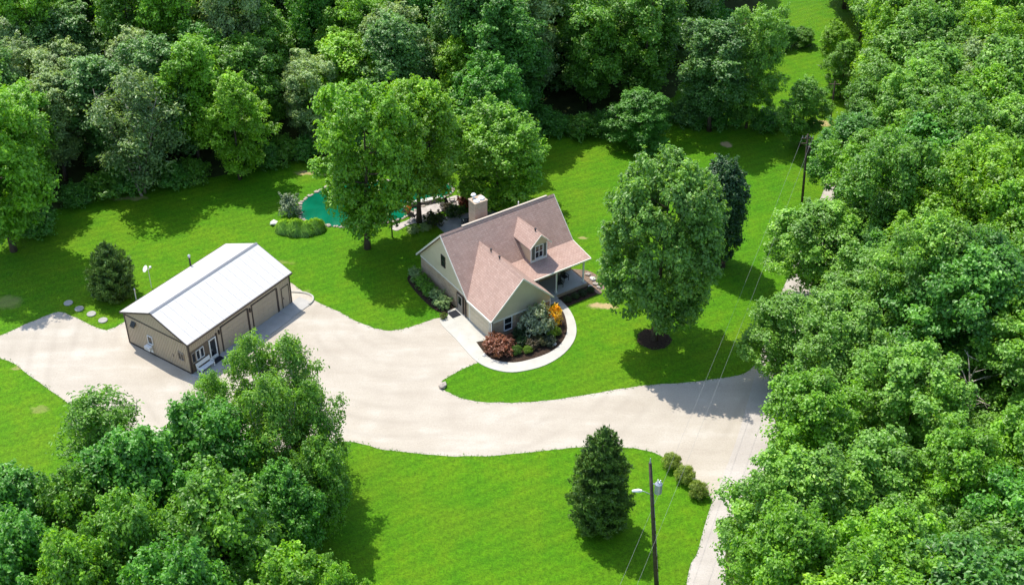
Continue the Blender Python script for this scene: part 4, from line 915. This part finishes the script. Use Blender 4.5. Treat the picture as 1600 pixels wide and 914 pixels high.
wr = random.Random(2024)
def wood(xs, ys, step, inside_fn, keys, colors, Hr, Rr_, zone, kind, z0=2.0):
    n = 0
    y = ys[0]; row = 0
    while y < ys[1]:
        x = xs[0] + (row % 2) * step / 2
        while x < xs[1]:
            qx, qy = x + wr.uniform(-.36, .36) * step, y + wr.uniform(-.36, .36) * step; x += step
            for tries in range(3):
                H, Rr = wr.uniform(*Hr) * (1, .82, .6)[tries], wr.uniform(*Rr_) * (1, .85, .68)[tries]
                if not inside_fn(qx, qy): break
                if kind == 'forest_tree' and PX(qx, qy, 0)[1] > 205: H *= .80
                if any((qx - a) ** 2 + (qy - b) ** 2 < (r * .62 + Rr * .62) ** 2 for a, b, r in HAND): continue
                cov, cx, cy, rx, ry = covers(qx, qy, H, Rr, z0)
                if cov: continue
                if cx + rx < -70 or cx - rx > 1670 or cy + ry < -90 or cy - ry > 1000: break
                c = wr.choices([k for k, _ in colors], [w for _, w in colors])[0]
                zn = zone(cx, cy)
                key = wr.choice(keys); shp = {'near0': 'spreading', 'near1': 'full-crowned', 'near2': 'round-topped', 'near3': 'high-domed', 'wood0': 'high-domed', 'wood1': 'egg-shaped', 'wood2': 'spreading', 'wood3': 'open', 'wood4': 'full-crowned'}[key]
                lo_, hi_ = Hr; siz = 'low' if H < lo_ + .2 * (hi_ - lo_) else 'tall' if H > lo_ + .68 * (hi_ - lo_) else 'middle-sized'
                lb = '%s %s %s tree %s' % (siz, tone_name(c), shp, zn)
                plant(kind, key, (qx, qy), H, Rr, c, lb, 'tree', 'woods: ' + tone_name(c) + ' trees ' + zn); n += 1; break
        y += step * .87; row += 1
    return n
def left_in(x, y):
    px, py, _ = PX(x, y, 0)
    edge = np.interp(px, [-200, 0, 110, 230, 330, 430, 500, 620, 740, 850, 940, 1000, 1040, 1080, 1120, 1160, 1215], [440, 378, 322, 298, 282, 262, 250, 244, 236, 214, 216, 222, 165, 130, 40, -30, -80])
    return py < edge - 4 and y < 192
def right_in(x, y):
    e = np.interp(y, [40, 66, 80, 92, 103, 120, 138, 160, 190], [17, 20.5, 22.5, 26.5, 32, 35.5, 40, 45, 50])
    return x > e
def zone_l(cx, cy):
    a = 'at the far left' if cx < 190 else 'above the pole barn' if cx < 430 else 'behind the pond' if cx < 720 else 'behind the house chimney' if cx < 900 else 'beyond the back lawn' if cx < 1060 else 'beside the mown corridor'
    return a + (', lawn edge' if cy > 170 else ', middle rows' if cy > 70 else ', top rows')
def zone_r(cx, cy):
    a = 'along the gravel road' if cx < 1300 else 'right of the road' if cx < 1450 else 'at the right edge'
    b = 'beyond the far pole' if cy < 220 else 'opposite the round maple' if cy < 480 else 'opposite the driveway mouth' if cy < 720 else 'near the bottom edge'
    return a + ', ' + b
nl = wood((-100, 52), (112, 192), 6.3, left_in, ['wood%d' % i for i in range(5)], [(MID, 3), (BRIGHT, 3), (DEEP, 1.5), (BLUE, 2), (SILV, 3.6), (EMER, 2), (YEL, .8)], (14, 21), (3.3, 5.0), zone_l, 'forest_tree')
nr_ = wood((16, 78), (46, 192), 5.5, right_in, ['near%d' % i for i in range(4)], [(LIME, 4), (BRIGHT, 3), (MID, 1.5), (YEL, 1.6), (EMER, .3), (SILV, .5), (DEEP, .7)], (13, 18), (3.9, 5.3), zone_r, 'roadside_tree', 3.0)
print('woods', nl, nr_)

# ---- undergrowth along the wood edge
ug = random.Random(9)
for i, (px, py, s, c) in enumerate(((60, 362, 1.1, DEEP), (120, 318, .9, DEEP), (165, 306, 1.1, MID), (200, 300, 1.0, DEEP), (270, 288, 1.1, DEEP), (305, 282, .9, MID), (420, 258, .9, DEEP), (445, 250, 1.1, MID), (480, 246, .9, DEEP),
        (845, 205, 1.1, DEEP), (880, 208, .9, DEEP), (912, 212, 1.0, MID), (945, 210, .9, DEEP), (1030, 190, .8, DEEP), (1075, 192, 1.1, BLUE), (1100, 196, .9, DEEP), (1135, 196, 1.1, DEEP), (1195, 200, 1.0, DEEP), (1215, 196, .8, MID),
        (560, 246, 1.0, DEEP), (640, 240, 1.0, MID), (820, 225, 1.0, DEEP))):
    z = zone_l(px, 200) if px < 1150 or py < 230 else zone_r(px, py)
    plant('wild_shrub', 'wild', G(px, py), 2.6 * s * ug.uniform(.85, 1.2), 1.9 * s, c, '%s undergrowth bush at the wood edge %s' % (tone_name(c), z.split(',')[0]), 'bush', 'undergrowth %s %s' % (tone_name(c), z.split(',')[0]), parts=('stem', 'foliage'))

# ---- garden shrubs
def sh(kind, key, base, H, Rr, color, label, cat='bush', group=None): return plant(kind, key, G(*base) if len(base) == 2 else base, H, Rr, color, label, cat, group, parts=('stem', 'foliage'))
GP = ('stem', 'foliage')
sh('round_shrub', 'ball', (1048, 730), 1.45, .80, (0.24, 0.34, 0.045), 'clipped round shrub at the driveway edge, topmost of three', group='clipped shrubs by the driveway mouth')
sh('round_shrub', 'ball', (1069, 751), 1.5, .84, (0.24, 0.34, 0.045), 'clipped round shrub at the driveway edge, middle of three', group='clipped shrubs by the driveway mouth')
sh('round_shrub', 'ball', (1090, 774), 1.45, .82, (0.24, 0.34, 0.045), 'clipped round shrub at the driveway edge, lowest of three', group='clipped shrubs by the driveway mouth')
sh('silver_shrub', 'silver', (453, 335), 2.3, 1.25, (0.24, 0.32, 0.19), 'silvery round shrub at the left end of the pond')
for i, (px, py) in enumerate(((446, 360), (462, 362), (479, 362), (494, 359))):
    plant('grass_clump', 'clump', G(px, py), (1.3, 1.55, 1.2, 1.4)[i], (1.1, 1.25, 1.2, 1.05)[i], (0.22, 0.42, 0.06), ('leftmost', 'second from left', 'third from left', 'rightmost')[i] + ' of the tall green grass clumps before the pond', 'grass clump', 'tall grass clumps before the pond', parts=('stem', 'blades'))
sh('bronze_bush', 'lobed', hw(-.25, 10.0), 1.5, 1.5, (0.30, 0.125, 0.070), 'reddish bronze bush at the garage corner of the house')
sh('flowering_bush', 'lobed', hw(4.1, 9.9), 3.0, 1.6, (0.30, 0.36, 0.23), 'large pale-blossomed bush under the front gable')
sh('golden_bush', 'bush', hw(6.1, 9.6), 2.0, 1.15, (0.78, 0.50, 0.02), 'golden yellow-orange bush inside the curved path')
for a, b, r, h, c, lb in ((4.75, 11.35, .50, .95, (0.19, 0.32, 0.016), 'bright round green shrub by the curved path, lower of the pair'), (5.55, 11.1, .45, .9, (0.19, 0.32, 0.016), 'bright round green shrub by the curved path, upper of the pair'),
                       (5.0, 10.4, .55, .9, (0.03, 0.08, 0.012), 'dark round green shrub between the golden bush and the bright pair'), (.85, 11.3, .55, .8, (0.09, 0.19, 0.016), 'round green shrub below the bronze bush'), (1.75, 11.8, .45, .7, (0.15, 0.27, 0.016), 'small bright round shrub right of the one below the bronze bush')):
    sh('round_shrub', 'ball', hw(a, b, .04), h, r, c, lb, group='round shrubs in the front bed')
for a, b, r, h, c, lb in ((2.6, 11.2, .8, .9, (0.12, 0.10, 0.05), 'brownish low plant in the middle of the front bed'), (3.5, 11.4, .75, .8, (0.09, 0.10, 0.03), 'olive low plant in the front bed near the path curve'), (2.6, 9.6, .9, 1.1, (0.03, 0.07, 0.015), 'dark low bush between the bronze and the pale bush'),
                       (4.2, 11.9, .7, .8, (0.05, 0.08, 0.04), 'grey-green low plant at the bed edge by the stones'), (2.0, 10.6, .7, .9, (0.03, 0.09, 0.015), 'dark green bush just right of the bronze bush')):
    sh('low_shrub', 'bush', hw(a, b, .04), h, r, c, lb)
for a, b, r, h, c, lb in ((-.95, -4.1, .8, 1.3, SILV, 'variegated pale shrub at the rear corner of the gable wall'), (-1.0, -2.6, .95, 1.3, MID, 'mid green shrub in the gable bed, second from the rear corner'), (-1.05, -1.2, .9, 1.1, MID, 'mid green shrub under the gable window'),
                       (-1.05, .2, .95, 1.2, SILV, 'variegated pale shrub in the middle of the gable bed'), (-1.0, 1.3, .8, 1.1, SILV, 'variegated pale shrub nearest to the side door'), (-1.95, 2.9, .42, .5, (0.12, 0.16, 0.02), 'small yellowish plant at the path corner by the side door')):
    sh('border_shrub', 'silver' if c == SILV else 'bush', hw(a, b, .03), h, r, c, lb)
for i in range(4):
    sh('low_shrub', 'ball', hw(9.6 + i * .95, 7.35, .04), .55, .42, (0.035, 0.07, 0.012), 'small dark green plant in the shaded porch bed, ' + ('nearest the path', 'second from the path', 'third from the path', 'farthest from the path')[i], group='plants in the porch bed')
for px, py, h, r, c, lb in ((679, 352, 1.5, 1.15, (0.055, 0.085, 0.018), 'olive bush between the pond path and the patio'), (712, 338, 1.2, 1.1, (0.05, 0.12, 0.02), 'green bush on the far side of the patio'), (728, 326, 1.6, 1.0, (0.20, 0.055, 0.03), 'reddish bush just left behind the chimney'),
                        (744, 336, 1.1, .9, (0.06, 0.13, 0.02), 'low green bush behind the chimney'), (664, 358, .6, .7, SILV, 'low grey-green plant at the foot of the path tree'), (700, 330, .8, .8, (0.10, 0.09, 0.04), 'brownish bush at the patio corner by the pond chairs'),
                        (645, 362, .5, .7, SILV, 'low grey-green plant left of the patio bush')):
    sh('garden_shrub', 'silver' if c == SILV else 'bush', (px, py), h, r, c, lb)
# look-alikes told apart by their order across the view
dup = {}
for o in list(SC.objects):
    if o.get('label') and str(o.get('group', '')).startswith(('woods', 'undergrowth', 'stones')): dup.setdefault(o['label'], []).append(o)
ORD = ['leftmost', 'second', 'third', 'fourth', 'fifth', 'sixth', 'seventh', 'eighth', 'ninth']
for lb, os_ in dup.items():
    if len(os_) < 2: continue
    os_.sort(key=lambda o: PX(o.location.x, o.location.y, o.scale.z * 5)[0])
    for i, o in enumerate(os_):
        o['label'] = ('rightmost ' if i == len(os_) - 1 else 'leftmost ' if i == 0 else ORD[i] + ' from left, ') + lb
o = link('flowers', PROTO['ball'][2], fpot, (0.55, 0.22, 0.01)); o.location = (0, 0, .45); o.scale = (.5, .5, .5)

# ---- bare dead trees
def snag(loc, H, label, seed, lean):
    rg_ = random.Random(seed); e = empty('dead_tree', loc, 0, label, 'dead tree'); mb = MB()
    top = Vector((lean[0], lean[1], H)); mb.tube([(0, 0, 0), top * .5 + Vector((.15, 0, 0)), top], [.17, .12, .04], 7); br = MB()
    for k in range(11):
        z = rg_.uniform(.5, .98); a = top * z; d = Vector((rg_.uniform(-1, 1), rg_.uniform(-1, 1), rg_.uniform(-.1, .7))).normalized() * rg_.uniform(1.4, 3.0)
        br.tube([a, a + d * .5 + Vector((0, 0, .2)), a + d], [.06, .04, .012], 5, False)
        for _ in range(2):
            c = a + d * rg_.uniform(.4, .9); br.tube([c, c + Vector((rg_.uniform(-1, 1), rg_.uniform(-1, 1), rg_.uniform(-.2, .8))) * .9], [.03, .008], 4, False)
    mb.build('trunk', M['dead_wood'], e); br.build('branch', M['dead_wood'], e)
q = DEAD; snag(q, height_of(q, 588), 'pale bare dead tree in a dark gap of the right-hand wood', 3, (-.6, .2))

# ---- ragged grass along the drive, road, beds and path
rg = np.random.default_rng(31)
ed = smooth_poly(drive, 5, True, .07, 3)
E0 = []
def in_world(q, poly): return inside(q[0], q[1], [(v.x, v.y) for v in poly])
rpoly = left + right[::-1]
for ring_ in (ed, left, pond, ring(G(1022, 530), 1.6, seed=0), ring(G(1115, 412), 1.25, seed=1)):
    A = np.array([(q.x, q.y) for q in ring_])
    for i in range(len(A) - 1):
        L = np.linalg.norm(A[i + 1] - A[i]); m = int(L * 13)
        if (ring_ is ed and in_world(A[i], rpoly)) or (ring_ is left and in_world(A[i], ed)): continue
        if m and 50 < A[i, 1] < 150 and abs(A[i, 0]) < 60:
            tt = rg.uniform(0, 1, m)[:, None]; E0.append(A[i] * (1 - tt) + A[i + 1] * tt + rg.normal(0, .11, (m, 2)))
E0 = np.concatenate(E0); n = len(E0)
# scattered weeds on the gravel's margin
P3 = np.concatenate([E0, rg.uniform(.015, .05, (n, 1))], 1)
me = leaf_mesh('grass_fringe', P3, rg.normal(size=(n, 3)) * .35 + np.array([0, 0, 1.]), rg.uniform(.07, .17, n), .5, np.clip(rg.normal(.45, .15, n), 0, 1), M['leaf'], rg, .1)
o = link('grass_fringe', me, None, (0.085, 0.215, 0.004)); o['kind'] = 'stuff'
